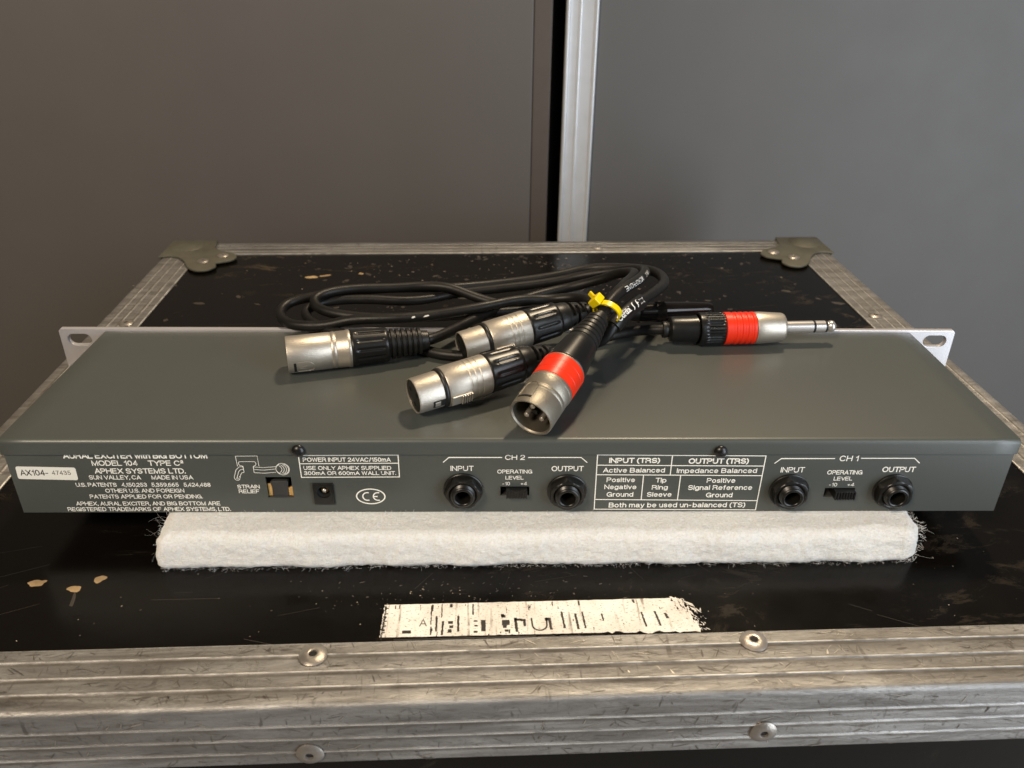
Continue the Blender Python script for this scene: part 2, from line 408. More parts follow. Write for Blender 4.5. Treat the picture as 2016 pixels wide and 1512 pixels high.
def mat_alu():
    mt, nt, b = newmat('worn_aluminium'); v = coords(nt)
    vs = coords(nt, (0.6, 4.0, 4.0))
    big = noise_n(nt, vs, 30, 7, 0.7, 0.8)
    fine = noise_n(nt, coords(nt, (0.7, 2.5, 2.5)), 190, 7, 0.75, 1.6)
    mid = noise_n(nt, v, 42, 5, 0.7, 1.0)
    base = ramp(nt, big, [(0.32, (0.155, 0.145, 0.135)), (0.5, (0.29, 0.28, 0.27)), (0.68, (0.46, 0.45, 0.44))])
    dirt = ramp(nt, fine, [(0.36, 1.0), (0.47, 0.0)])
    dm = ramp(nt, mid, [(0.40, 0.15), (0.62, 0.95)])
    c = mix(nt, math_n(nt, 'MULTIPLY', dirt, dm), base, (0.115, 0.10, 0.088))
    for rot, sc, th in (((0, 0, 0.6), 90, .64), ((0, 0, -0.8), 70, .65), ((0.0, 0, 1.35), 120, .63), ((0, 0, 0.15), 150, .64)):
        w = coords(nt, (1.0, 0.09, 0.3), rot)
        ln = ramp(nt, noise_n(nt, w, sc*2.6, 3, 0.6, 0.5), [(th, 0.0), (th+.05, 1.0)])
        msk = ramp(nt, noise_n(nt, v, sc*0.45, 4, .7), [(0.48, 0.0), (0.60, 1.0)])
        c = mix(nt, math_n(nt, 'MULTIPLY', math_n(nt, 'MULTIPLY', ln, msk), 0.75), c, (0.10, 0.09, 0.08))
    # grime packed into the grooves beside the ribs (front edging)
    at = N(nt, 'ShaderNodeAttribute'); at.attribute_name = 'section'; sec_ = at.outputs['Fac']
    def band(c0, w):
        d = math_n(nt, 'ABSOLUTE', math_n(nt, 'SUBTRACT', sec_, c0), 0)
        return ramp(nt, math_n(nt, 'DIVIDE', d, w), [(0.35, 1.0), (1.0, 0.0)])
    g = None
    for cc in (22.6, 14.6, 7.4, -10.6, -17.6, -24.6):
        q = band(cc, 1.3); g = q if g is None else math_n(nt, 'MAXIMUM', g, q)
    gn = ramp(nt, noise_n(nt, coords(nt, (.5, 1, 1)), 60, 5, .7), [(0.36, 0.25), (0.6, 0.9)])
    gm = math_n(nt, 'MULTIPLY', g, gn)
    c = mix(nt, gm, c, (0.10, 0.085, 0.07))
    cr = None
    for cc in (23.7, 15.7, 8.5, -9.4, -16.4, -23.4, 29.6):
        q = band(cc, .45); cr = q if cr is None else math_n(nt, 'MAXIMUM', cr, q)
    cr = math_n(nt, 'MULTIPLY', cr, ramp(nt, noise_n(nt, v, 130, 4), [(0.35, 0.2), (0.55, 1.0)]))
    c = mix(nt, cr, c, (0.78, 0.76, 0.73))  # pale bands on rib crests and inner lip paint glints into the colour
    tone = ramp(nt, noise_n(nt, coords(nt, (1, 2, 2)), 9, 4, .6), [(0.36, 0.0), (0.62, 1.0)])
    c = mix(nt, math_n(nt, 'MULTIPLY', tone, 0.45), c, (0.20, 0.185, 0.17))  # broad darker areas painted in for uneven light along the edging
    nt.links.new(c, b.inputs['Base Color'])
    b.inputs['Metallic'].default_value = 0.68
    r = ramp(nt, fine, [(0.3, 0.60), (0.7, 0.34)])
    nt.links.new(math_n(nt, 'ADD', r, math_n(nt, 'MULTIPLY', gm, 0.25)), b.inputs['Roughness'])
    bump(nt, b, math_n(nt, 'ADD', fine, math_n(nt, 'MULTIPLY', big, 0.8)), 0.45, 0.0005)
    return mt
YF_ = -88.3
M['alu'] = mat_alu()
M['alu_clean'] = simple('smooth_aluminium', (0.72, 0.73, 0.75), 0.33, 0.40, 60, 0.06, 0.0005, 0.05)

def mat_case():
    mt, nt, b = newmat('black_phenolic_board'); v = coords(nt)
    base = (0.0042, 0.0034, 0.0027)
    vs = coords(nt, (0.8, 1.5, 1), (0, 0, 0.1))
    a = ramp(nt, noise_n(nt, vs, 34, 8, 0.78, 1.0), [(0.55, 0.0), (0.64, 1.0)])
    bmask = ramp(nt, noise_n(nt, v, 7, 4), [(0.50, 0.0), (0.62, 1.0)])
    tc = N(nt, 'ShaderNodeTexCoord'); sp = N(nt, 'ShaderNodeSeparateXYZ'); nt.links.new(tc.outputs['Object'], sp.inputs[0])
    far = N(nt, 'ShaderNodeMapRange'); far.inputs[1].default_value = 0.10; far.inputs[2].default_value = 0.26; far.inputs[3].default_value = 0.28; far.inputs[4].default_value = 1.0
    nt.links.new(sp.outputs['Y'], far.inputs[0])
    sc = math_n(nt, 'MULTIPLY', math_n(nt, 'MULTIPLY', a, bmask), far.outputs[0])
    c = mix(nt, math_n(nt, 'MULTIPLY', sc, 0.7), base, (0.10, 0.075, 0.05))
    spk = ramp(nt, noise_n(nt, v, 520, 2), [(0.76, 0.0), (0.79, 1.0)])
    c = mix(nt, math_n(nt, 'MULTIPLY', math_n(nt, 'MULTIPLY', spk, bmask), 0.8), c, (0.35, 0.28, 0.18))
    nt.links.new(c, b.inputs['Base Color'])
    r = ramp(nt, noise_n(nt, v, 14, 6), [(0.3, 0.13), (0.7, 0.27)])
    nt.links.new(math_n(nt, 'ADD', r, math_n(nt, 'MULTIPLY', sc, 0.4)), b.inputs['Roughness'])
    bump(nt, b, noise_n(nt, v, 70, 3), 0.10, 0.0012)
    b.inputs['Specular IOR Level'].default_value = 0.16
    return mt
M['case'] = mat_case()

def mat_foam():
    mt, nt, b = newmat('white_wadding'); v = coords(nt)
    c = ramp(nt, noise_n(nt, v, 1000, 5, 0.8), [(0.36, (0.82, 0.79, 0.73)), (0.54, (0.97, 0.955, 0.92))])
    nt.links.new(c, b.inputs['Base Color'])
    b.inputs['Roughness'].default_value = 0.9
    b.inputs['Subsurface Weight'].default_value = 0.35
    b.inputs['Subsurface Radius'].default_value = (0.004, 0.0035, 0.003)
    b.inputs['Subsurface Scale'].default_value = 1.0
    b.inputs['Sheen Weight'].default_value = 0.3
    vs = coords(nt, (0.35, 1, 1.2))
    bump(nt, b, math_n(nt, 'ADD', noise_n(nt, vs, 900, 6, 0.8), noise_n(nt, v, 330, 4, 0.8)), 0.7, 0.0012)
    return mt
M['foam'] = mat_foam()
M['fibre'] = simple('white_fibre', (0.93, 0.92, 0.90), 0.5)

def mat_tape():
    mt, nt, b = newmat('worn_white_label'); v = coords(nt)
    c = ramp(nt, noise_n(nt, v, 60, 5), [(0.3, (0.68, 0.62, 0.55)), (0.65, (0.90, 0.86, 0.80))])
    vv = coords(nt, (1.0, 0.05, 1))
    ln = ramp(nt, noise_n(nt, vv, 420, 3, 0.6), [(0.57, 0.0), (0.64, 1.0)])
    c = mix(nt, math_n(nt, 'MULTIPLY', math_n(nt, 'MULTIPLY', ln, ramp(nt, noise_n(nt, v, 110, 3), [(0.42, 0.15), (0.6, 1.0)])), 0.75), c, (0.12, 0.075, 0.045))
    sp = ramp(nt, noise_n(nt, coords(nt, (1, 2.5, 1)), 800, 3), [(0.60, 0.0), (0.65, 1.0)])
    c = mix(nt, math_n(nt, 'MULTIPLY', sp, 0.75), c, (0.07, 0.045, 0.03))
    nt.links.new(c, b.inputs['Base Color']); b.inputs['Roughness'].default_value = 0.5
    bump(nt, b, noise_n(nt, vv, 300, 3), 0.2, 0.0002)
    return mt
M['tape'] = mat_tape()

# ------------------------------------------------------------------ floor and the cases behind
fl = MB().box(-2500, 2500, -2500, 2500, -760, -720).build('floor', M['floor']); tag(fl, kind='structure')

BY = 545
lc = thing('laminate_case', 'brown grey laminate case standing upright behind, left of the aluminium post', 'flight case', (-330, BY, -720), 0, 'cases standing behind')
MB().box(-480, 356.5, 0, 300, 0, 1500).build('case_panel', M['boardL'], lc, bevel=1.2)
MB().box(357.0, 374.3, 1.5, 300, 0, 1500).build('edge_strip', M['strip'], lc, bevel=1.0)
rc = thing('laminate_case', 'grey laminate case standing upright behind with bright aluminium edge post', 'flight case', (500, BY, -720), 0, 'cases standing behind')
MB().box(-412, 500, 0, 300, 0, 1500).build('case_panel', M['boardR'], rc, bevel=1.0)
# extruded edge profile with three raised lips: plan outline extruded up
def plan_prism(poly, z0, z1):
    mb = MB(); n = len(poly)
    mb.add([(x, y, z0) for x, y in poly]+[(x, y, z1) for x, y in poly],
           [tuple(range(n-1, -1, -1)), tuple(range(n, 2*n))]+[(i, (i+1) % n, n+(i+1) % n, n+i) for i in range(n)])
    return mb
pp = [(-443, 14), (-443, -3)]
def lip(cx, w, h, base):
    return [(cx-w, base), (cx-w*0.6, base-h*0.8), (cx, base-h), (cx+w*0.6, base-h*0.8), (cx+w, base)]
pp = [(-443.2, 1.5), (-443.2, -1.5), (-442.4, -3.6), (-441.0, -4.2), (-439.6, -3.6), (-438.8, -1.8)]
pp += [(-436, -1.4), (-433, -1.6)] + lip(-429.5, 2.2, 1.9, -1.6) + [(-424, -1.5), (-419, -1.6)] + \
      [(-416.4, -1.8), (-415.4, -3.8), (-414.2, -4.3), (-413.0, -3.8), (-412.2, -2), (-412.2, 1.5)]
MB().box(-438, -412.3, 1.8, 300, 0, 1500).build('case_edge', M['dark'], rc)  # body behind the post coloured black to stand for the gap's shade
plan_prism(pp, 0, 1500).build('edge_post', M['alu_clean'], rc, smooth=50)

# ------------------------------------------------------------------ flight case under everything
CY = 0.02983
XL, XR, YF, YB, W_ = -281.8, 297.8, -88.3, 417.2, 30.0
fc = thing('flight_case', 'worn black flight case with scratched aluminium edging carrying the unit', 'flight case', (0, 0, 0), CY)
H0 = -420
MB().box(XL+1.3, XR-1.3, YF+1.3, YB-1.3, -9, 0).build('top_panel', M['case'], fc)
MB().box(XL+1.3, XR-1.3, YF+1.3, YF+10, H0, -9.2).build('front_panel', M['case'], fc)
MB().box(XL+1.3, XR-1.3, YB-10, YB-1.3, H0, -9.2).build('back_panel', M['case'], fc)
for x0, x1 in ((XL+1.3, XL+10), (XR-10, XR-1.3)):
    MB().box(x0, x1, YF+10.2, YB-10.2, H0, -9.2).build('side_panel', M['case'], fc)
lg = MB().box(XL, XR, YF, YB, -720, H0-0.5).build('lower_body', M['case'], fc)

# edge extrusion: cross-section (u inward on top, z) with ribs
def profile_section():
    top = 1.1; P = []
    P += [(W_, 0.02), (W_, 0.7), (W_-0.8, top)]
    for c in (23.6, 15.6, 8.4):
        P += [(c+0.9, top), (c+0.35, top+0.32), (c-0.15, top+0.32), (c-0.6, top-0.18), (c-1.3, top-0.15), (c-1.8, top)]
    R = 2.4
    for k in range(7):
        a = math.pi/2+math.pi/2*k/6
        P.append((R+R*math.cos(a)-0.0, top-R+R*math.sin(a)))
    for c in (-9.5, -16.5, -23.5):
        P += [(0.0, c+0.9), (-0.32, c+0.35), (-0.32, c-0.15), (0.18, c-0.6), (0.15, c-1.3), (0.0, c-1.8)]
    P += [(0.0, -W_+0.8), (0.4, -W_), (1.25, -W_)]
    # back side (inner faces) offset so it hugs the panels
    P += [(1.25, 0.02)]
    return P
SEC = profile_section()
def extr(p0, p1, inward, name='edge_profile'):
    """extrude SEC from p0 to p1 (local xy); 'inward' unit vec (xy)"""
    mb = MB(); L = (Vector(p1)-Vector(p0)).length; steps = max(2, int(L/6)); n = len(SEC)
    vs = []; fs = []
    for i in range(steps+1):
        t = i/steps; p = Vector(p0).lerp(Vector(p1), t)
        for (u, z) in SEC:
            w = 0.10*noise.noise(Vector((p.x*0.02+u*0.1, p.y*0.02, z*0.1+3)))
            edge = 0.22*noise.noise(Vector((p.x*0.09, p.y*0.09, 7))) if (u < 2.4 and z > -2) else 0
            vs.append((p.x+inward[0]*(u+edge), p.y+inward[1]*(u+edge), z+w-abs(edge)*0.7))
    for i in range(steps):
        for k in range(n):
            k2 = (k+1) % n
            fs.append((i*n+k, i*n+k2, (i+1)*n+k2, (i+1)*n+k))
    fs.append(tuple(range(n))); fs.append(tuple(steps*n+k for k in range(n)))
    mb.add(vs, fs)
    o = mb.build(name, M['alu'], fc, smooth=22)
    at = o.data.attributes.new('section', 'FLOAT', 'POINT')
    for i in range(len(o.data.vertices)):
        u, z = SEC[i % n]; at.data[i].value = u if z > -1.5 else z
    return o
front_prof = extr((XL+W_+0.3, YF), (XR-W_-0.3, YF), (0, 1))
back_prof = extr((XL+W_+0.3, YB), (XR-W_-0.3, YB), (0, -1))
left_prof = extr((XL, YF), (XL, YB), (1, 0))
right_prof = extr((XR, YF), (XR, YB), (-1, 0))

def rivet(x, y, z, parent, r=5.4, face='top', rot=0.0):
    mb = MB()
    prof = [(0, r), (0.35, r), (0.8, r*0.88), (1.25, r*0.62), (1.5, r*0.40), (1.3, r*0.30), (-0.6, r*0.27)]
    if face == 'top': Mx = Matrix.Translation((x, y, z)) @ Matrix.Rotation(-math.pi/2, 4, 'Y')
    else: Mx = Matrix.Translation((x, y, z)) @ Matrix.Rotation(-math.pi/2, 4, 'Z')
    mb.lathe(prof, 28, lambda s, a: 1+0.02*math.sin(3*a+x), Mx)
    o = mb.build('rivet', M['rivet'], parent, smooth=40)
    c = MB(); c.lathe([(0.55, 0.01), (0.55, r*0.295)], 16, None, Mx)
    h = c.build('rivet_hole', M['dark'], o); h.parent = o
    return o
for x, y in ((-79.6, -65.0), (91.1, -64.0), (93.1, 397.5)): rivet(x, y, 1.3, fc)
for x, z in ((-79.5, -24.0), (90.5, -20.0)): rivet(x, YF-0.3, z, fc, 5.2, 'front')
rivet(277.5, 244.3, 1.3, fc, 5.0); rivet(-262, 244, 1.3, fc, 5.0)
for x in (-250, 255): rivet(x, -66, 1.3, fc)

# rear corner brackets: lobed plate + turned-down sides + pressed dome
def bracket(side):
    # u measured from the outer corner along the back edge, v toward the viewer
    raw = [(-1.2, -1.2), (37, -1.2), (38.5, 8), (40, 17), (46, 26), (53, 29.5), (60.5, 35), (64.5, 43), (62, 51), (55, 55), (51, 58), (53, 66) , (49, 73.5), (41, 75.5), (34, 71), (29, 64), (22, 50), (14, 41), (6, 38.5), (-1.2, 41)]
    raw = [(u, v*0.985) for u, v in raw]
    # resample smooth
    pts = catmull([(u, v, 0) for u, v in raw[2:-1]], 4)
    loop = [(-1.2, -1.2), (37, -1.2)] + [(p.x, p.y) for p in pts] + [(-1.2, 41)]
    xx = (lambda u: XL+u) if side < 0 else (lambda u: XR-u)
    me = curve2d([loop], 1.5, 0.35, lambda c: (xx(c.x), YB-c.y, 2.35+c.z))
    o = link('corner_bracket', me, M['bracket'], fc, 40)
    mb = MB()
    a, b = sorted((xx(-1.2), xx(0.2)))
    mb.box(a, b, YB-40, YB+1.2, -40, 2.2)
    a, b = sorted((xx(0.2), xx(37)))
    mb.box(a, b, YB+0.1, YB+1.3, -40, 2.2)
    mb.build('bracket_flange', M['bracket'], o)
    d = MB()
    cx, cy = xx(15), YB-14
    prof = [(0.0, 15.0), (.6, 14), (1.5, 11.5), (2.4, 8.5), (3.0, 5), (3.2, 0.05)]
    d.lathe(prof, 32, None, Matrix.Translation((cx, cy, 2.9)) @ Matrix.Rotation(-math.pi/2, 4, 'Y'))
    d.build('corner_dome', M['bracket'], o, smooth=60)
    for (u, v) in ((38.5, 53.5), (51.5, 40)):
        v2 = v
        rivet(xx(u+1), YB-v2, 3.2, o, 5.0)
    return o
bracket(-1); bracket(1)

# worn white label strip with broken lettering
random.seed(21)
def ragged(a, b, n, amp):
    a = Vector(a); b = Vector(b); d = (b-a); nrm = Vector((-d.y, d.x)).normalized()
    return [tuple(a+d*(i/n)+nrm*random.uniform(-amp, amp)) for i in range(n)]
tp = ragged((-55.5, -55.6), (35, -56.2), 50, 0.10)+ragged((35, -56.2), (70, -57.0), 22, 0.8)+ragged((71.5, -56.6), (63.5, -38.0), 26, 0.9)+ragged((63.5, -38.0), (-55.0, -37.9), 60, 0.12)+ragged((-55.0, -37.9), (-55.4, -55.6), 26, 0.3)
me = curve2d([tp], 0.12, 0, lambda c: (c.x, c.y, 0.09+c.z))
lab = link('label_strip', me, M['tape'], fc, None)
tag(lab, label='long worn white label strip with broken black lettering and torn right end')
# torn flakes beside the torn end
mb = MB()
for k in range(210):
    t = random.random(); x = 64.0+7*(1-t)+random.expovariate(0.55); y = -56.5+18*t
    s = random.expovariate(2.2)+.12; rt = random.gauss(-1.1, .35); pp_ = []
    for a in (0, 1.2, 2.4, 3.6, 4.9):
        ux, uy = 1.7*s*math.cos(a)*random.uniform(.4, 1.3), .42*s*math.sin(a)*random.uniform(.4, 1.5)
        pp_.append((x+ux*math.cos(rt)-uy*math.sin(rt), max(-57.4, y+ux*math.sin(rt)+uy*math.cos(rt)), 0.10+.0005*k))
    mb.add(pp_, [(0,1,2,3,4)])
o = mb.build('label_flakes', M['tape'], lab, smooth=None); tag(o, kind='stuff')
# letters: text pieces plus worn bars (measured), all flat print
def on_label(me, name='worn_lettering'):
    for v in me.vertices: v.co = Vector((v.co.x, v.co.y-52.3, 0.19+v.co.z))*S
    return link(name, me, M['ink'], lab, None)
s_lab = lambda px: -55.3+(px-80)*0.0685   # enlarged-photo x -> mm along the strip
frag = MB()
def bar(x0, x1, y0, y1, sl=0.0):
    n = max(2, int(abs(y1-y0)/0.5)); L = []; Rr = []
    for i in range(n+1):
        t = i/n; y = y0+(y1-y0)*t
        L.append((s_lab(x0)+sl*t+random.uniform(-.15, .1), y, 0.2)); Rr.append((s_lab(x1)+sl*t+random.uniform(-.1, .15), y, 0.2))
    k = len(L); frag.add(L+Rr, [(i, i+1, k+i+1, k+i) for i in range(k-1)])
Yl = lambda zy, px=1000: -38.2-(zy-(100-0.0275*(px-100)))*0.102
for x, a, b, w, sl in ((400,158,240,5,0),(435,185,258,6,-.3),(528,155,240,6,0),(370,215,258,4,0),(675,178,238,13,0),(870,165,240,8,.4),(1070,165,228,8,.3),(1150,130,220,6,.5),(1230,140,225,7,.5),(1272,130,220,5,.4),
    (1385,140,180,4,.3),(1630,130,210,5,.6),(1715,125,205,6,.9),(615,90,150,4,0),(485,90,110,7,0),(368,100,205,2.5,.1),(430,90,165,3,0),(1590,60,80,6,.2),(1770,135,165,8,.6),(152,100,120,3,0),(175,100,118,3,0),(795,150,165,12,0),(1095,75,100,3,0),(1255,70,95,4,0)):
    bar(x-w, x+w, Yl(b, x), Yl(a, x), sl*-1)
for x0, x1, a, b in ((470,497,185,200),(476,500,208,222),(470,490,228,246),(620,640,180,188),(622,640,205,213),(620,640,236,246),(785,830,178,205),(790,812,205,220),(800,820,228,240),(860,900,170,182),(895,925,172,184),(910,925,180,210),(205,255,236,252),(1040,1060,165,180),(780,800,145,160)):
    bar(x0, x1, Yl(b, x0), Yl(a, x0))
for x0, x1, a in ((985,1090,268),(1115,1160,264),(1165,1240,264),(1300,1370,262),(1430,1475,262),(1585,1610,258),(1655,1745,252),(1890,1950,248),(160,980,284)):
    bar(x0, x1, Yl(a+(5 if x0>200 else 4), x0), Yl(a-6 if x0>200 else a-3, x0))
for zy in range(104, 282, 5):
    wd = random.choice((2, 5, 9, 14, 18, 6)); x_l = 88-(zy-100)*.05
    bar(x_l+random.uniform(0, 6), x_l+6+wd, Yl(zy+6, 100), Yl(zy, 100))
for _ in range(46):
    x_l = random.uniform(300, 1750); zy = random.choice((random.uniform(88, 112), random.uniform(235, 262), random.uniform(150, 245)))
    wd = random.expovariate(.28)+1.2; hh = random.expovariate(.12)+2
    bar(x_l, x_l+wd, Yl(min(268, zy+hh), x_l), Yl(zy, x_l), random.uniform(-.2, .2))
# the U
u = circle(1005, 0, 42, n=12, a0=math.pi, a1=2*math.pi, closed=False)
pu = [(s_lab(960), Yl(165))]+[(s_lab(1005)+2.9*math.cos(math.pi+math.pi*k/10), Yl(205)+2.7*math.sin(math.pi+math.pi*k/10)) for k in range(11)]+[(s_lab(1050), Yl(165))]
for (x0, y0), (x1, y1) in zip(pu, pu[1:]):
    d = Vector((x1-x0, y1-y0)).normalized(); nx, ny = -d.y*0.35, d.x*0.35
    frag.add([(x0+nx, y0+ny, .2), (x1+nx, y1+ny, .2), (x1-nx, y1-ny, .2), (x0-nx, y0-ny, .2)], [(0,1,2,3)])
frag.build('worn_lettering', M['ink'], lab, smooth=None)
me = fit_text("A", s_lab(300), s_lab(345), 4.0, -0.012); 
for v in me.vertices: v.co = Vector((v.co.x, v.co.y-50.4, 0.195+v.co.z))*S
link('worn_lettering', me, M['inkgrey'], lab, None)

# chipped spots of bare wood
def chip(x, y, rx, ry, seed, mat='wood', rot=0.0, z=0.06):
    random.seed(seed); n = 18; top = []
    for k in range(n):
        a = 2*math.pi*k/n; q = 1+0.45*noise.noise(Vector((math.cos(a)*1.2+seed, math.sin(a)*1.2, seed*0.7)))
        px, py = rx*q*math.cos(a), ry*q*math.sin(a)
        top.append((x+px*math.cos(rot)-py*math.sin(rot), y+px*math.sin(rot)+py*math.cos(rot), z))
    mb = MB(); mb.add(top+[(x, y, z+0.15)], [(k, (k+1) % n, n) for k in range(n)])
    return mb.build('bare_wood_chip', M[mat], fc, smooth=60)
chip(-203.1, -19.6, 3.6, 2.1, 3, rot=.15); chip(-177.7, -18.3, 2.5, 2.2, 5, rot=.6)
chip(-186.0, -24.0, 2.8, 1.9, 8); chip(-184.0, -30.5, 0.9, 4.0, 12, 'scuff', .2)
chip(-148, 334, 4.8, 2.6, 4); chip(-138, 337, 4.5, 1.6, 9, rot=.3); chip(-109, 341, 2.2, 2.0, 10)
# small dust, scuffs on the panel
random.seed(5)
def specks(n, name, mat, fn, z):
    mb = MB()
    for _ in range(n):
        x, y, s, e, rot = fn()
        k = random.randint(4, 6); pts = []
        for i in range(k):
            a = 2*math.pi*i/k; r = s*random.uniform(.6, 1.2)
            px, py = r*e*math.cos(a), r*math.sin(a)
            pts.append((x+px*math.cos(rot)-py*math.sin(rot), y+px*math.sin(rot)+py*math.cos(rot), z))
        mb.add(pts, [tuple(range(k))])
    o = mb.build(name, M[mat], fc, smooth=None); tag(o, kind='stuff'); return o
def back_scuff():
    x = random.gauss(10, 110); y = random.uniform(250, 384)
    return x, y, random.expovariate(1)*0.6+0.15, random.uniform(1, 3), random.gauss(0, 1.1)
def back_scuff2():
    while True:
        q = back_scuff()
        if noise.noise(Vector((q[0]*.016, q[1]*.03, 2))) > .08: return q
specks(330, 'scuff_marks', 'scuff', back_scuff2, 0.03)
specks(130, 'dust_specks', 'dust', lambda: (random.gauss(30, 90), random.uniform(300, 384), random.uniform(.15, .55), random.uniform(1, 3), 0), 0.05)
specks(40, 'dust_specks', 'dust', lambda: (random.uniform(-250, 260), random.uniform(-56, 0), random.uniform(.08, .28), random.uniform(1, 2.5), random.uniform(0, 3)), 0.05)
specks(90, 'scuff_marks', 'scuff', lambda: (random.gauss(-20, 45), random.uniform(-40, -22), random.uniform(.1, .5), random.uniform(1, 3), random.gauss(0, .6)), 0.03)
specks(34, 'dust_specks', 'dust', lambda: (random.gauss(-28, 26), random.gauss(-33, 3), random.uniform(.08, .26), random.uniform(1, 2), 0), 0.055)
# hair-thin scratches on the black board
mb = MB()
for _ in range(60):
    x = random.uniform(-260, 270); y = random.uniform(-57, 5) if random.random() < .5 else random.uniform(200, 380)
    L = random.uniform(3, 34); a = random.gauss(0, 0.7); w = random.uniform(.04, .10)
    dx, dy = math.cos(a)*L, math.sin(a)*L*0.5
    y2 = min(385, max(-57.5, y+dy))
    mb.add([(x, y-w, .045), (x+dx, y2-w, .045), (x+dx, y2+w, .045), (x, y+w, .045)], [(0,1,2,3)])
o = mb.build('hair_scratches', M['scuff'], fc, smooth=None); tag(o, kind='stuff')

# dirt-filled scratches on the front aluminium (top leg and front face), avoiding the ribs
def scratches(face, n, seed, mat, name, zup):
    random.seed(seed); mb = MB()
    lanes = ((1.0+1.6, 6.3), (9.8, 13.5), (17.0, 21.5), (25.0, 29.3)) if face == 'top' else ((1.8, 8.2), (10.8, 15.3), (18.2, 22.2), (25.2, 29.3))
    for _ in range(n):
        l = random.choice(lanes)
        cx = random.uniform(XL+32, XR-32)
        clump = noise.noise(Vector((cx*0.03, l[0]*.2, seed)))
        if clump < 0.02 and random.random() < 0.85: continue
        kind = random.random()
        if kind < .5: a = random.choice((1.0, 1.2, 2.0, -1.1))+random.gauss(0, .22); L = random.uniform(1.2, 4.8)
        else: a = random.gauss(0, .35); L = random.uniform(1.5, 9)
        w = random.choice((.04, .06, .09, .13, .22, .4 if random.random() < .25 else .1))
        c = random.uniform(*l); cur = random.gauss(0, .04); pts = []
        for i in range(5):
            t = i/4-.5
            px = cx+math.cos(a+cur*t)*L*t; pc = min(l[1], max(l[0], c+math.sin(a+cur*t)*L*t)); ww = w*(1-abs(2*t)**2*.8)
            nx, ny = -math.sin(a)*ww, math.cos(a)*ww
            pts.append(((px+nx, pc+ny), (px-nx, pc-ny)))
        def P(q): return (q[0], YF+q[1], 1.1+zup) if face == 'top' else (q[0], YF-zup, -q[1])
        vs = [P(p[0]) for p in pts]+[P(p[1]) for p in pts]
        mb.add(vs, [(i, i+1, 6+i, 5+i) for i in range(4)])
    o = mb.build(name, M[mat], front_prof, smooth=None); tag(o, kind='stuff')
scratches('top', 1000, 31, 'scratch', 'scratch_marks', 0.16)
scratches('front', 800, 41, 'scratch', 'scratch_marks', 0.16)
scratches('top', 260, 51, 'lightscratch', 'bright_scratches', 0.20)
scratches('front', 260, 61, 'lightscratch', 'bright_scratches', 0.20)

# ------------------------------------------------------------------ white wadding under the unit
T = 17.6
fm = thing('foam_sheet', 'fluffy white wadding sheet lying between the grey unit and the black case', 'padding', (13, 40, 0))
def foam():
    x0, x1, y0, y1, z0, z1 = -154-13, 180-13, -16.5-40, 92-40, 0.3, T-0.15
    r = 6.0; mb = MB(); idx = {}; vs = []; fs = []
    nx, ny, nz = 420, 110, 22
    def key(i, j, k):
        if (i, j, k) in idx: return idx[(i, j, k)]
        u, v, w = i/nx, j/ny, k/nz
        x = x0+(x1-x0)*u; y = y0+(y1-y0)*v; z = z0+(z1-z0)*w
        # rounded plan corners and rounded edges
        rc = 8 if u > .5 else 3
        ax = min(max(x, x0+rc), x1-rc); ay = min(max(y, y0+rc), y1-rc)
        dx, dy = x-ax, y-ay; d = math.hypot(dx, dy)
        if dx and dy:
            s = max(abs(dx), abs(dy))/d; x, y = ax+dx*s, ay+dy*s
        # vertical rounding: pull side in near top
        hgt = (z-z0)/(z1-z0)
        pull = 0
        if hgt > .60: q = (hgt-.60)/.40; pull = 4.0*(1-math.sqrt(max(0, 1-q*q)))
        if hgt < .12: pull = 1.2*(1-hgt/.12)
        if v < .2: y += pull*(1-v/.2)
        if u < .05: x += pull*(1-u/.05)
        if u > .95: x -= pull*(1-(1-u)/.05)
        n1 = noise.noise(Vector((x*.045, y*.05, z*.05))); n2 = noise.noise(Vector((x*.3, y*.3, z*.3)))
        if v < .2: y += (n1*1.7+n2*.5)*(1-v/.2) + (-1.6+3.4*u)*(1-v/.2)
        if u < .06 or u > .94: x += (n1*2.4+n2*1.0)*(1-min(u, 1-u)/.06)
        if z > z1-.01 and y < -42: z += 0.5*n1+.25*n2
        q3 = noise.noise(Vector((x*.9, y*1.1, z*1.1)))*.30+noise.noise(Vector((x*2.1, y*2.1, z*2.1+9)))*.16
        if v < .2 and z < z1-.4: y += q3
        elif z > z1-.6 and y < -41.5: z += q3*.8
        if u < .02 or u > .98: x += q3*1.6
        idx[(i, j, k)] = len(vs); vs.append((x, y, z)); return idx[(i, j, k)]
    for i in range(nx):
        for j in range(ny):
            for k in (0, nz): fs.append((key(i, j, k), key(i+1, j, k), key(i+1, j+1, k), key(i, j+1, k)))
    for i in range(nx):
        for k in range(nz):
            for j in (0, ny): fs.append((key(i, j, k), key(i+1, j, k), key(i+1, j, k+1), key(i, j, k+1)))
    for j in range(ny):
        for k in range(nz):
            for i in (0, nx): fs.append((key(i, j, k), key(i, j+1, k), key(i, j+1, k+1), key(i, j, k+1)))
    mb.add(vs, fs); return mb
fo = foam().build('wadding_body', M['foam'], fm, smooth=80)
random.seed(77)
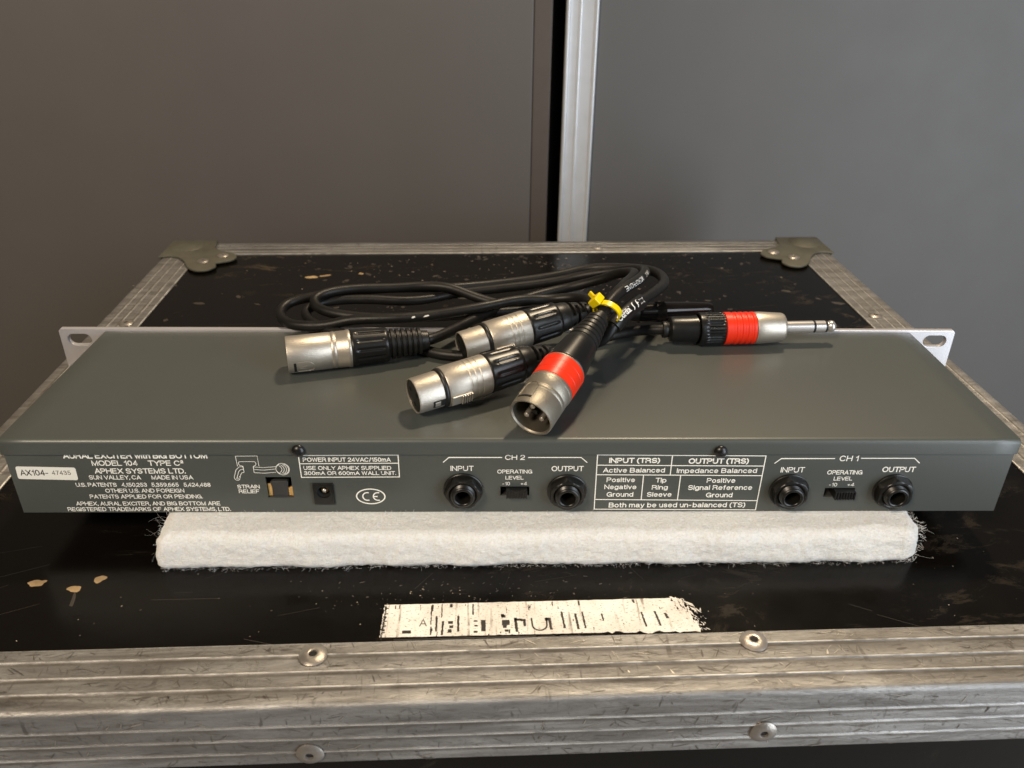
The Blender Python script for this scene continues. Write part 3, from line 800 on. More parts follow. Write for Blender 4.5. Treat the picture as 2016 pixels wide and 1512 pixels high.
def fibres():
    mb = MB()
    def fib(p, d, L, curl, r, seg=4):
        pts = [Vector(p)]; d = Vector(d).normalized(); ax = Vector((random.gauss(0,1), random.gauss(0,1), random.gauss(0,1))).normalized()
        for i in range(seg):
            d = (Matrix.Rotation(curl/seg, 3, ax) @ d); q = pts[-1]+d*L/seg
            q.z = max(0.25, q.z); pts.append(q)
        mb.tube(pts, r, 3, False)
    for _ in range(9000):
        x = random.uniform(-166, 166); 
        if random.random() < .5: # top strip
            y = random.uniform(-55, -40); z = T-0.3; d = (random.gauss(0, 1), random.gauss(0, .7), .12)
        else:
            z = random.uniform(.6, T-2); y = -57.5+3.2*((x+167)/334)+random.uniform(.3, 1.6); d = (random.gauss(0, 1), -.25, random.gauss(0, .5))
        fib((x, y, z), d, random.uniform(1.0, 2.6), random.gauss(0, 2.2), .04)
    for _ in range(380):
        s = random.choice((-1, 1)); y = random.uniform(-54 if s < 0 else -47, -36); z = random.uniform(.4, T-2)
        fib((s*165.2-(0 if s < 0 else max(0, -42-y)*.45), y, z), (s*random.uniform(.0, .7), random.gauss(0, 1), random.gauss(0, .8)), random.uniform(1.0, 2.6), random.gauss(0, 3.5), .022)
    for _ in range(34):
        y = random.uniform(-54, -36); z = random.uniform(1, 13)
        fib((-165.5, y, z), (-.6, random.gauss(0, .8), random.gauss(.1, .5)), random.uniform(6, 15), random.gauss(0, 6), .016, 14)
    for _ in range(18):
        y = random.uniform(-54, -38); z = random.uniform(1, 13)
        fib((165.5, y, z), (.6, random.gauss(0, .8), random.gauss(.1, .5)), random.uniform(5, 11), random.gauss(0, 6), .016, 14)
    for _ in range(520):
        x = random.uniform(-166, 166)
        fib((x, -58+3.2*((x+167)/334), random.uniform(.3, 2)), (random.gauss(0, 1), -.5, -.05), random.uniform(1.0, 3.0), random.gauss(0, 3.2), .02, 6)
    return mb
o = fibres().build('loose_fibres', M['fibre'], fm, smooth=None); tag(o, kind='stuff')

# ------------------------------------------------------------------ the rack unit
D, TOP, CB, HW = 106.3, 56.0, 48.7, 217.0
ru = thing('rack_unit', 'flat grey rack audio processor seen from behind with printed rear panel', 'audio processor', (0, 0, T))
def ub(*a): # world mm -> local (z shifted)
    x0, x1, y0, y1, z0, z1 = a; return (x0, x1, y0, y1, z0-T, z1-T)
cov = MB()
# cover: top sheet with rolled front edge and short rear flange
R = 2.3; sec = [(-1.0, CB), (-1.0, TOP-R)]
for k in range(1, 7):
    a = math.pi-math.pi/2*k/6; sec.append((-1.0+R+R*math.cos(a), TOP-R+R*math.sin(a)))
sec += [(D-0.2, TOP), (D-0.2, TOP-1.2), (0.15, TOP-1.2), (0.15, CB)]
xs = [-HW, -HW+0.5] + [-HW+0.5+(2*HW-1)*i/40 for i in range(1, 40)] + [HW-0.5, HW]
vs = []; fs = []; n = len(sec)
for i, x in enumerate(xs):
    e = 0.35 if i in (0, len(xs)-1) else 0
    for (y, z) in sec:
        vs.append((x, y+(e if y < 0 else 0), z-T-(e if z > TOP-1 else 0)))
for i in range(len(xs)-1):
    for k in range(n): fs.append((i*n+k, i*n+(k+1) % n, (i+1)*n+(k+1) % n, (i+1)*n+k))
fs.append(tuple(range(n))); fs.append(tuple((len(xs)-1)*n+k for k in range(n)))
cov.add(vs, fs)
cover = cov.build('top_cover', M['paint'], ru, smooth=40)
for sx in (-1, 1):
    a, b = sorted((sx*HW, sx*(HW-1.2)))
    MB().box(a, b, 1.2, D-.3, T+3-T, TOP-1.3-T).build('side_panel', M['paint'], ru)
MB().box(-HW+1.3, HW-1.3, 1.3, D-.3, 0, 1.2).build('bottom_panel', M['paint'], ru)

random.seed(91); mb = MB()
for _ in range(70):
    x, y = random.uniform(-205, 205), random.uniform(3, 100); r_ = random.uniform(.05, .16)
    mb.add([(x+r_*math.cos(a)*1.4, y+r_*math.sin(a), .03) for a in (0, 1.3, 2.5, 3.9, 5.1)], [(0,1,2,3,4)])
o = mb.build('dust_specks', M['dust'], cover, smooth=None); tag(o, kind='stuff')
# rear panel with real openings
def rect(x0, x1, z0, z1): return [(x0, z0), (x1, z0), (x1, z1), (x0, z1)]
PW = 216.3
holes = [rect(-108.0, -96.8, 25.4, 36.5), rect(-6.1, 6.6, 26.5, 31.3), rect(137.3, 150.8, 25.5, 30.3), rect(-87.9, -78.9, 22.3, 33.4)]
JX = ((-22.4, 29.7), (23.1, 29.1), (121.1, 29.1), (167.3, 29.0))
for (x, z) in JX: holes.append(circle(x, z, 5.6, n=24))
me = curve2d([rect(-PW, PW, T, CB+1.5)]+holes, 1.1, 0, lambda c: (c.x, 0.56-c.z, c.y-T))
rp = link('rear_panel', me, M['paint'], ru, 30)
MB().box(-HW+3, HW-3, 34, 35, 1.3, TOP-3-T).build('inner_screen', M['dark'], ru)

def pt(me_, x, z, parent, mat='print', y=-0.06, name='lettering'):
    for v in me_.vertices: v.co = Vector((v.co.x+x, y-v.co.z, v.co.y+z-T))*S
    return link(name, me_, M[mat], parent, None)
TEXTS = [
 ('AURAL EXCITER with BIG BOTTOM',-191.72,-130.91,46.21,2.87,.02),
 ('MODEL 104',-180.47,-161.04,42.52,2.70,.008),('TYPE C²',-156.59,-141.57,42.50,2.70,.008),
 ('APHEX SYSTEMS LTD.',-180.21,-141.48,38.43,2.73,.008),('SUN VALLEY, CA',-183.29,-161.14,35.35,2.20,.004),
 ('MADE IN USA',-156.65,-138.78,35.32,2.20,.004),('U.S. PATENTS',-189.93,-172.37,31.55,2.09,.008),
 ('4,150,253',-170.28,-159.40,31.53,2.08,.004),('5,359,665',-157.42,-145.73,31.51,2.08,.004),
 ('5,424,488',-143.59,-131.99,31.48,2.09,.004),('OTHER U.S. AND FOREIGN',-177.99,-143.88,28.37,2.10,.004),
 ('PATENTS APPLIED FOR OR PENDING.',-185.42,-136.48,25.19,2.12,.004),
 ('APHEX, AURAL EXCITER, AND BIG BOTTOM ARE',-192.30,-129.39,21.41,2.14,.004),
 ('REGISTERED TRADEMARKS OF APHEX SYSTEMS, LTD.',-196.68,-125.32,18.33,2.15,.006),
 ('STRAIN',-120.53,-110.90,30.51,1.98,.008),('RELIEF',-120.32,-111.40,27.96,1.99,.008),
 ('POWER INPUT 24VAC/150mA',-90.62,-53.07,44.47,2.18,.008),('USE ONLY APHEX SUPPLIED',-90.83,-53.15,40.24,2.04,.008),
 ('300mA OR 600mA WALL UNIT.',-90.90,-51.26,37.58,1.99,.008),
 ('CH 2',-4.18,4.40,45.39,2.56,0),('INPUT',-27.67,-17.67,39.66,2.64,0),('OUTPUT',15.98,29.93,39.47,2.70,.004),
 ('OPERATING',-7.48,7.64,38.28,2.03,.004),('LEVEL',-3.94,4.02,35.11,1.91,.004),('-10',-5.23,-1.93,32.01,1.83,-.005),('+4',2.72,5.53,32.00,1.83,-.005),
 ('INPUT (TRS)',40.70,62.70,43.70,2.68,.025),('OUTPUT (TRS)',75.10,101.26,43.29,2.83,.025),
 ('Active Balanced',38.35,65.32,38.71,2.48,.008),('Impedance Balanced',70.54,105.57,38.43,2.49,.008),
 ('Positive',40.26,52.72,33.66,2.42,.008),('Negative',39.52,53.64,29.86,2.44,.008),('Ground',40.78,52.57,25.77,2.52,.008),
 ('Tip',61.71,66.50,33.39,2.52,.008),('Ring',60.47,67.48,29.59,2.44,.008),('Sleeve',58.69,69.57,25.74,2.52,.008),
 ('Positive',84.28,96.85,33.21,2.52,.008),('Signal Reference',76.53,104.84,29.39,2.55,.008),('Ground',84.87,96.67,25.34,2.58,.008),
 ('Both may be used un-balanced (TS)',42.10,103.16,19.87,2.66,.008),
 ('CH 1',140.53,148.75,44.57,2.89,0),('INPUT',115.93,126.41,38.67,2.80,0),('OUTPUT',160.49,175.11,38.83,2.80,.008),
 ('OPERATING',136.58,152.07,37.59,2.25,.004),('LEVEL',140.09,148.30,34.41,1.98,.004),('-10',138.67,142.21,31.20,1.93,-.005),('+4',146.80,149.87,31.19,1.93,-.005)]
for body, x0, x1, zb, h, bold in TEXTS:
    pt(fit_text(body, x0, x1, h, bold), 0, zb, rp)

def line_mesh(segs, w=0.45, closed=False):
    """segs: list of polylines in (x, z)"""
    mb = MB()
    for k_, pl in enumerate(segs):
        n = len(pl); Ls = []; Rs = []
        for i in range(n):
            a = Vector(pl[max(0, i-1)]); b = Vector(pl[min(n-1, i+1)]); d = (b-a).normalized()
            nn = Vector((-d.y, d.x))*w/2
            if 0 < i < n-1:
                d1 = (Vector(pl[i])-a).normalized(); c = max(.5, d1.dot(d)); nn /= c
            p = Vector(pl[i]); yy = -0.07-0.012*(k_ % 5)
            Ls.append((p.x+nn.x, yy, p.y+nn.y-T)); Rs.append((p.x-nn.x, yy, p.y-nn.y-T))
        mb.add(Ls+Rs, [(i, i+1, n+i+1, n+i) for i in range(n-1)])
    return mb
def cl(*p): return list(p)+[p[0]]
line_mesh([[(-92.45, 47.7), (-49.65, 47.9)], [(-92.24, 47.9), (-92.2, 36.2)], [(-49.85, 48.1), (-49.9, 36.3)], [(-92.4, 36.4), (-49.7, 36.55)], [(-92.1, 43.5), (-49.9, 43.75)]], .42).build('printed_frame', M['print'], rp, smooth=None)
line_mesh([[(35.2, 47.9), (108.5, 47.35)], [(35.51, 48.1), (35.72, 18.75)], [(108.25, 47.5), (108.15, 18.2)], [(35.5, 18.95), (108.3, 18.4)],
    [(35.6, 42.65), (108.2, 42.1)], [(35.6, 37.6), (108.2, 37.0)], [(35.7, 24.3), (108.2, 23.5)], [(67.8, 47.5), (67.85, 37.6)], [(56.2, 37.3), (56.3, 24.1)], [(72.45, 37.2), (72.45, 24.0)]], .42).build('printed_frame', M['print'], rp, smooth=None)
line_mesh([[(-30.79, 44.09), (-28.21, 46.65), (-5.4, 46.63)], [(5.74, 46.62), (28.56, 46.6), (31.29, 43.94)]], .42).build('printed_bracket', M['print'], rp, smooth=None)
line_mesh([[(112.59, 43.42), (115.16, 45.97), (138.51, 45.95)], [(149.86, 46.08), (173.18, 46.06), (176.03, 43.5)]], .42).build('printed_bracket', M['print'], rp, smooth=None)
# CE mark
me = curve2d([circle(-63.07, 26.14, 6.5, 4.25, 48), circle(-63.07, 26.14, 5.9, 3.7, 48)], 0.02, 0, lambda c: (c.x, -0.08+c.z*.1, c.y-T))
link('printed_oval', me, M['print'], rp, None)
line_mesh([[(-64.5+2.05*math.cos(a), 26.1+2.1*math.sin(a)) for a in [math.radians(x) for x in range(70, 291, 20)]],
           [(-59.9+2.05*math.cos(a), 26.1+2.1*math.sin(a)) for a in [math.radians(x) for x in range(70, 291, 20)]],
           [(-61.9, 26.1), (-60.0, 26.1)]], .55).build('printed_conformity_mark', M['print'], rp, smooth=None)
# strain relief diagram
A = lambda cx, cz, rx, rz, a0, a1, n=10: [(cx+rx*math.cos(math.radians(a0+(a1-a0)*i/(n-1))), cz+rz*math.sin(math.radians(a0+(a1-a0)*i/(n-1)))) for i in range(n)]
segs = [[(-119.0, 47.39), (-109.75, 47.49), (-109.7, 42.2)], [(-119.0, 47.4), (-118.83, 42.2)],
        [(-117.6, 44.6), (-111.4, 44.6)], A(-117.6, 43.6, .6, 1.0, 90, 270), A(-111.4, 43.6, .6, 1.0, 90, -90),
        [(-117.6, 42.6), (-116.6, 42.2), (-116.5, 39.0)], [(-111.4, 42.6), (-112.2, 42.0), (-112.2, 38.9)],
        [(-116.5, 42.0), (-118.2, 41.9), (-119.8, 40.3), (-121.0, 36.8)], [(-116.5, 40.6), (-117.7, 40.5), (-118.7, 39.6), (-119.9, 36.4)], [(-116.5, 39.0), (-117.4, 38.9), (-118.0, 38.1), (-118.8, 35.9)],
        A(-119.9, 36.3, 1.2, 1.5, 150, 390, 12), A(-119.8, 35.9, .35, .4, 0, 360, 9),
        [(-112.2, 41.9), (-108, 41.5), (-102.4, 42.0)], [(-112.2, 40.6), (-108, 40.2), (-102.6, 40.8)], [(-112.2, 38.9), (-108, 38.6), (-102.8, 39.1)],
        A(-99.8, 40.7, 2.9, 3.0, 0, 360, 26), A(-99.8, 40.7, 2.55, 2.6, -75, 75, 12), A(-100.6, 40.7, 2.5, 2.6, -70, 70, 12), A(-101.5, 40.7, 2.4, 2.4, -65, 65, 12), A(-102.4, 40.7, 2.3, 2.1, -60, 60, 12), A(-100.0, 40.7, 2.6, 2.6, 110, 250, 10)]
line_mesh(segs, .22).build('printed_plug_diagram', M['print'], rp, smooth=None)
# serial sticker
c4 = [(-213.2, 42.2), (-188.0, 41.55), (-188.2, 35.05), (-213.6, 35.75)]
def rcorner(P, r=.8):
    out = []
    for i in range(4):
        p = Vector(P[i]); a = (Vector(P[i-1])-p).normalized(); b = (Vector(P[(i+1) % 4])-p).normalized()
        out += [tuple(p+a*r), tuple(p+(a+b)*r*.3), tuple(p+b*r)]
    return out
me = curve2d([rcorner(c4)], 0.1, 0, lambda c: (c.x, -0.07-c.z, c.y-T))
stk = link('serial_sticker', me, M['sticker'], rp, None)
mA = fit_text('AX104-', -212.0, -200.1, 3.0, 0.0); pt(mA, 0, 37.5, rp, 'ink', -0.14, 'sticker_lettering')
mB = fit_text('47435', -198.5, -190.5, 2.2, -0.004, 1.15); pt(mB, 0, 37.85, rp, 'inkgrey', -0.14, 'sticker_lettering')

# jack sockets
def jack(x, z, rot):
    z -= T
    Mx = Matrix.Translation((x, 0, z)) @ Matrix.Rotation(-math.pi/2, 4, 'Z')   # +X -> -Y
    hexr = lambda s, a: 1.0
    # hex nut: 6 flats with chamfered corners
    nut = MB(); prof = [(1.15, 5.4), (1.15, 8.3), (1.3, 8.5), (3.5, 8.5), (4.2, 7.6), (4.4, 7.0), (4.4, 6.2), (4.0, 5.5)]
    def hx(s, a):
        q = (a+rot) % (math.pi/3)-math.pi/6
        flat = 7.15/math.cos(q)
        return flat
    vs = []; n = 72; fs = []
    for (s_, r) in prof:
        for k in range(n):
            a = 2*math.pi*k/n; rr = min(r, hx(s_, a)) if r > 7.05 else r
            vs.append(Mx @ Vector((s_, rr*math.cos(a), rr*math.sin(a))))
    for i in range(len(prof)-1):
        for k in range(n): fs.append((i*n+k, i*n+(k+1) % n, (i+1)*n+(k+1) % n, (i+1)*n+k))
    nut.add(vs, fs); j = nut.build('jack_socket', M['socketpl'], ru, smooth=28)
    w = MB(); w.lathe([(0.03, 5.6), (0.03, 8.75), (.9, 8.75), (1.1, 8.5), (1.1, 5.6)], 48, None, Mx); w.build('washer', M['socketpl'], j, smooth=30)
    pr = [(0.5, 5.35)]
    s_ = .9
    while s_ < 5.6:
        pr += [(s_, 5.3), (s_+.28, 5.02)]; s_ += .56
    pr += [(5.75, 5.1), (6.3, 4.9), (6.6, 4.4), (6.62, 3.9), (6.3, 3.35), (5.9, 3.25), (-12, 3.2)]
    b = MB(); b.lathe(pr, 48, None, Mx); b.build('threaded_barrel', M['socketpl'], j, smooth=50)
    b = MB(); b.lathe([(-11, 3.3), (-11, .05)], 24, None, Mx); b.build('barrel_bottom', M['dark'], j)
    c = MB(); c.box(x-.5, x+.5, 5.5, 9, z-3.1, z-2.4); c.build('contact_spring', M['nickel_dark'], j)
for (x, z), r in zip(JX, (0.0, 0.5, .35, .45)): jack(x, z, r)

# slide switches
def switch(x0, x1, z0, z1, a0, a1, az0, az1, flush):
    hs = MB(); d = 4.0
    hs.box(x0-1, x0+0.0, 1.2, d, z0-1-T, z1+1-T); hs.box(x1, x1+1, 1.2, d, z0-1-T, z1+1-T)
    hs.box(x0-1, x1+1, d+.05, d+.6, z0-1-T, z1+1-T); hs.box(x0, x1, 1.2, d, z0-1-T, z0-T-.02); hs.box(x0, x1, 1.2, d, z1-T+.02, z1+1-T)
    h = hs.build('slide_switch', M['stub'], ru)
    lv = MB(); zt, zb = z1-T-.35, z0-T+.35; y0 = -3.1
    lv.box(a0, a1, y0+.5, d, zb, zt)
    nr = 8; w = (a1-a0)/(nr*2-1)
    for k in range(nr): lv.box(a0+2*k*w, a0+(2*k+1)*w, y0, y0+.48, zb, zt)
    lv.build('switch_lever', M['blackpl'], h, bevel=.08, seg=1)
switch(-6.1, 6.6, 26.5, 31.3, -3.6, 5.6, 0, 0, 0)
switch(137.3, 150.8, 25.5, 30.3, 141.2, 150.2, 0, 0, 0)

# power socket
ps = MB(); X0, X1, Z0, Z1 = -87.8, -78.95, 22.35-T, 33.35-T
me = curve2d([rect(X0, X1, Z0+T, Z1+T), circle(-83.3, 28.9, 2.9, n=28)], 1.6, .2, lambda c: (c.x, -0.25-c.z, c.y-T))
pso = link('power_socket', me, M['socketpl'], ru, 35)
b = MB(); b.lathe([(0, 2.9), (.8, 2.6), (3.5, 2.3), (3.6, .05)], 28, None, Matrix.Translation((-83.3, -.2, 28.9-T)) @ Matrix.Rotation(math.pi/2, 4, 'Z')); b.build('socket_well', M['dark'], pso, smooth=40)
b = MB(); b.lathe([(2.4, 1.75), (2.2, 1.5), (2.6, .9), (2.7, .02)], 20, None, Matrix.Translation((-83.3, -.2, 28.3-T)) @ Matrix.Rotation(math.pi/2, 4, 'Z')); b.build('spring_contact', M['gold'], pso, smooth=40)
b = MB(); b.lathe([(0, .01), (0.25, .6), (.6, .95), (4, .95)], 20, None, Matrix.Translation((-83.3, -.2, 28.9-T)) @ Matrix.Rotation(math.pi/2, 4, 'Z')); b.build('centre_pin', M['nickel'], pso, smooth=40)

# strain relief opening: board, tab and component seen inside
sb = MB(); sb.box(-112, -92, 2.0, 30, 25.0-T, 26.2-T); pc = sb.build('circuit_board', M['pcb'], ru)
tb = MB(); tb.add([(-106.2, .9, 25.3-T), (-99.2, .9, 25.3-T), (-99.0, .9, 30.5-T), (-98.6, .9, 33.2-T), (-99.4, .9, 33.7-T), (-105.4, .9, 33.6-T), (-106.6, .9, 33.0-T), (-105.9, .9, 30.2-T)], [tuple(range(8))])
tb.v += [(x, y+2.4, z) for x, y, z in tb.v[:8]]; tb.f += [tuple(range(15, 7, -1))]+[(i, (i+1) % 8, 8+(i+1) % 8, 8+i) for i in range(8)]
tb.build('strain_relief_tab', M['stub'], pc, bevel=.3)
b = MB(); b.lathe([(0, .8), (4, .8), (4.2, .1)], 14, None, Matrix.Translation((-97.9, 3.2, 26-T)) @ Matrix.Rotation(-math.pi/2, 4, 'Y')); b.build('terminal_pin', M['nickel'], pc, smooth=40)
bd = MB(); bd.box(-107.9, -105.6, 1.5, 2.6, 25.5-T, 32.0-T); bd.box(-99.3, -96.9, 1.5, 2.6, 25.5-T, 29.8-T); bd.build('board_edge', M['pcb'], pc, bevel=.25)

# two cover screws
def screw(x, z):
    Mx = Matrix.Translation((x, -1.0, z-T)) @ Matrix.Rotation(-math.pi/2, 4, 'Z')
    b = MB(); b.lathe([(0, 2.9), (.5, 2.9), (1.3, 2.5), (1.95, 1.6), (2.2, .7), (2.25, .02)], 32, None, Mx); s_ = b.build('cover_screw', M['blackpl'], ru, smooth=40)
    c = MB(); c.box(x-1.2, x+1.2, -3.28, -3.0, z-.22-T, z+.22-T); c.box(x-.22, x+.22, -3.30, -3.0, z-1.2-T, z-.24-T); c.box(x-.22, x+.22, -3.30, -3.0, z+.24-T, z+1.2-T); c.build('cross_slot', M['dark'], s_)
screw(-91.6, 50.9); screw(88.0, 50.4)

# front faceplate with slotted ears (seen from behind)
FWd = 241.3; fz0, fz1 = TOP+1.35-43.9, TOP+1.35
ol = [(-FWd, fz0), (FWd, fz0), (FWd, fz1-1.2), (FWd-1.2, fz1), (-FWd+1.2, fz1), (-FWd, fz1-1.2)]
hs = [stadium(s_*231.2, z, 12.6, 6.6) for s_ in (-1, 1) for z in (fz1-6.3, fz0+6.3)]
me = curve2d([ol]+hs, 3.0, .3, lambda c: (c.x, D+1.5-c.z, c.y-T))
link('faceplate', me, M['facealu'], ru, 35)

# ------------------------------------------------------------------ cables
CAMV = CAM
def cordpath(pts, sub=7): return relax(catmull(pts, sub), 4)

def fluted(n, depth, x0, x1, duty=.35):
    def f(s, a):
        if s < x0 or s > x1: return 1.0
        q = (a*n/(2*math.pi)) % 1
        e = min(1, (s-x0)/1.5, (x1-s)/1.5)
        return 1-depth*e*max(0, math.cos((q-.5)*math.pi/duty)) if abs(q-.5) < duty/2 else 1.0
    return f
def dense(a, b, r0, r1, n): return [(a+(b-a)*i/n, r0+(r1-r0)*i/n) for i in range(n+1)]

def xlr_male(parent, a, b, L, metal, ring, grip_end, mat, roll=0.0, slotroll=0.4, name='plug_shell', k=1.0):
    Mx = axisM(a, b, roll) @ Matrix.Diagonal((1, k, k, 1))
    sh = MB()
    sh.lathe([(.9, 8.3), (0.5, 8.62), (0.12, 8.75), (0, 9.0), (0.15, 9.35), (.8, 9.45), (metal-10, 9.45), (metal-9.8, 9.3), (metal-9.3, 9.3), (metal-9.1, 9.45), (metal-7.6, 9.45), (metal-7.4, 9.3), (metal-6.9, 9.3), (metal-6.7, 9.45), (metal-2.2, 9.5), (metal-1.9, 9.75), (metal-.5, 9.75), (metal-.1, 9.5), (metal, 8.6)], 72, None, Mx)
    s_ = sh.build(name, mat, parent, smooth=40)
    li = MB(); li.lathe([(.5, 8.6), (1.2, 8.5), (12.5, 8.3)], 48, None, Mx); li.build('shaded_inner_wall', M['inner_shade'], s_, smooth=50)
    b2 = MB(); b2.lathe([(metal-11 if metal > 20 else 10.5, 8.38), (metal-11 if metal > 20 else 10.5, .02)], 40, None, Mx); b2.build('pin_insert', M['blackpl'], s_)
    for k in range(3):
        an = math.radians(90+120*k)
        p = MB(); p.lathe([(2.2, .02), (2.35, .7), (2.9, 1.15), (20, 1.15)], 16, None, Mx @ Matrix.Translation((0, 4.0*math.cos(an), 4.0*math.sin(an)))); p.build('contact_pin', M['nickel'], s_, smooth=40)
    # key lug inside, locking slot and thumb recess outside
    kb = MB(); kb.box(4.0, 12, -1.1, 1.1, -1.2, 1.0); kb.v = [tuple(Mx @ Vector(v)) for v in kb.v]; kb.build('key_block', M['blackpl'], s_, bevel=.2)
    Ms = Mx @ Matrix.Rotation(slotroll, 4, 'X')
    def wrap(poly, r): return [tuple(Ms @ Vector((x, r*math.sin(t/9.45), r*math.cos(t/9.45)))) for x, t in poly]
    sl = MB(); n = 10
    st = [(3.4+.65*math.cos(q), 3.6*((i/(n-1))*2-1)) for i, q in enumerate([math.pi]*n)]
    up = [(2.7, -3.4+6.8*i/(n-1)) for i in range(n)]; dn = [(3.9, -3.4+6.8*i/(n-1)) for i in range(n)]
    sl.add(wrap(up, 9.49)+wrap(dn, 9.49), [(i, i+1, n+i+1, n+i) for i in range(n-1)]); sl.build('latch_slot', M['dark'], s_)
    # embossed outline (inverted U) behind the slot
    em = MB(); pts = [(4.6, -3.4), (9.0, -3.4)]+[(9.0+3.4*math.sin(q), -3.4*math.cos(q)) for q in [math.pi*i/10 for i in range(1, 10)]]+[(9.0, 3.4), (4.6, 3.4)]
    em.tube([Vector(Ms @ Vector((x, 9.42*math.sin(t/9.45), 9.42*math.cos(t/9.45)))) for x, t in pts], .22, 6); em.build('embossed_rim', mat, s_, smooth=60)
    tri = MB(); pts = [(5.6, 0), (8.6, -1.5), (8.6, 1.5), (5.6, 0)]
    tri.tube([Vector(Ms @ Vector((x, 9.42*math.sin(t/9.45), 9.42*math.cos(t/9.45)))) for x, t in pts], .13, 5); tri.build('embossed_arrow', mat, s_, smooth=60)
    g0 = metal
    if ring:
        rr = MB(); r0, r1 = metal, metal+ring
        rr.lathe([(r0-.2, 8.5), (r0, 9.55), (r0+.2, 9.75), (r0+3, 9.75), (r0+3.2, 9.62), (r0+3.6, 9.62), (r0+3.8, 9.75), (r1-4.2, 9.75), (r1-4, 9.62), (r1-3.6, 9.62), (r1-3.4, 9.75), (r1-.3, 9.75), (r1, 9.5), (r1+.1, 8.5)], 64, None, Mx)
        rr.build('red_ring', M['red'], s_, smooth=30); g0 = r1
        mm = MB(); mm.lathe([(r1+.02, 9.0), (r1+.1, 9.5), (r1+.6, 9.5), (r1+.7, 8.9)], 48, None, Mx); mm.build('ring_edge', mat, s_, smooth=30); g0 = r1+.65
    gp = MB()
    if ring:
        gp.lathe([(g0, 9.2)]+dense(g0+.3, grip_end-2, 9.4, 7.7, 14)+[(grip_end, 7.2), (grip_end+.2, 6.6)], 72, None, Mx)
    else:
        gp.lathe([(g0, 8.9), (g0+.3, 9.35)]+dense(g0+.8, grip_end-1.5, 9.5, 8.9, 24)+[(grip_end-.5, 8.5), (grip_end, 7.8)], 144, fluted(12, .07, g0+2, grip_end-2, .42), Mx)
    gp.build('grip', M['blackpl'], s_, smooth=45)
    bt = MB(); pr = []; nr = 6; ra, rb = (7.1, 4.6) if ring else (7.9, 6.9)
    e0 = grip_end; e1 = L-4.0
    for i in range(nr):
        s0 = e0+(e1-e0)*i/nr; s1 = e0+(e1-e0)*(i+1)/nr; r_ = ra+(rb-ra)*i/nr; d = .45 if ring else .95
        w = s1-s0
        pr += [(s0, r_-d), (s0+w*.28, r_-d), (s0+w*.38, r_), (s0+w*.9, r_), (s1, r_-d*.6)]
    r_ = rb
    pr += [(e1, r_*.80), (L-.6, r_*.74), (L, r_*.6), (L, 2.5)]
    bt.lathe(pr, 48, None, Mx); bt.build('strain_boot', M['rubber'], s_, smooth=40)
    return s_, Mx

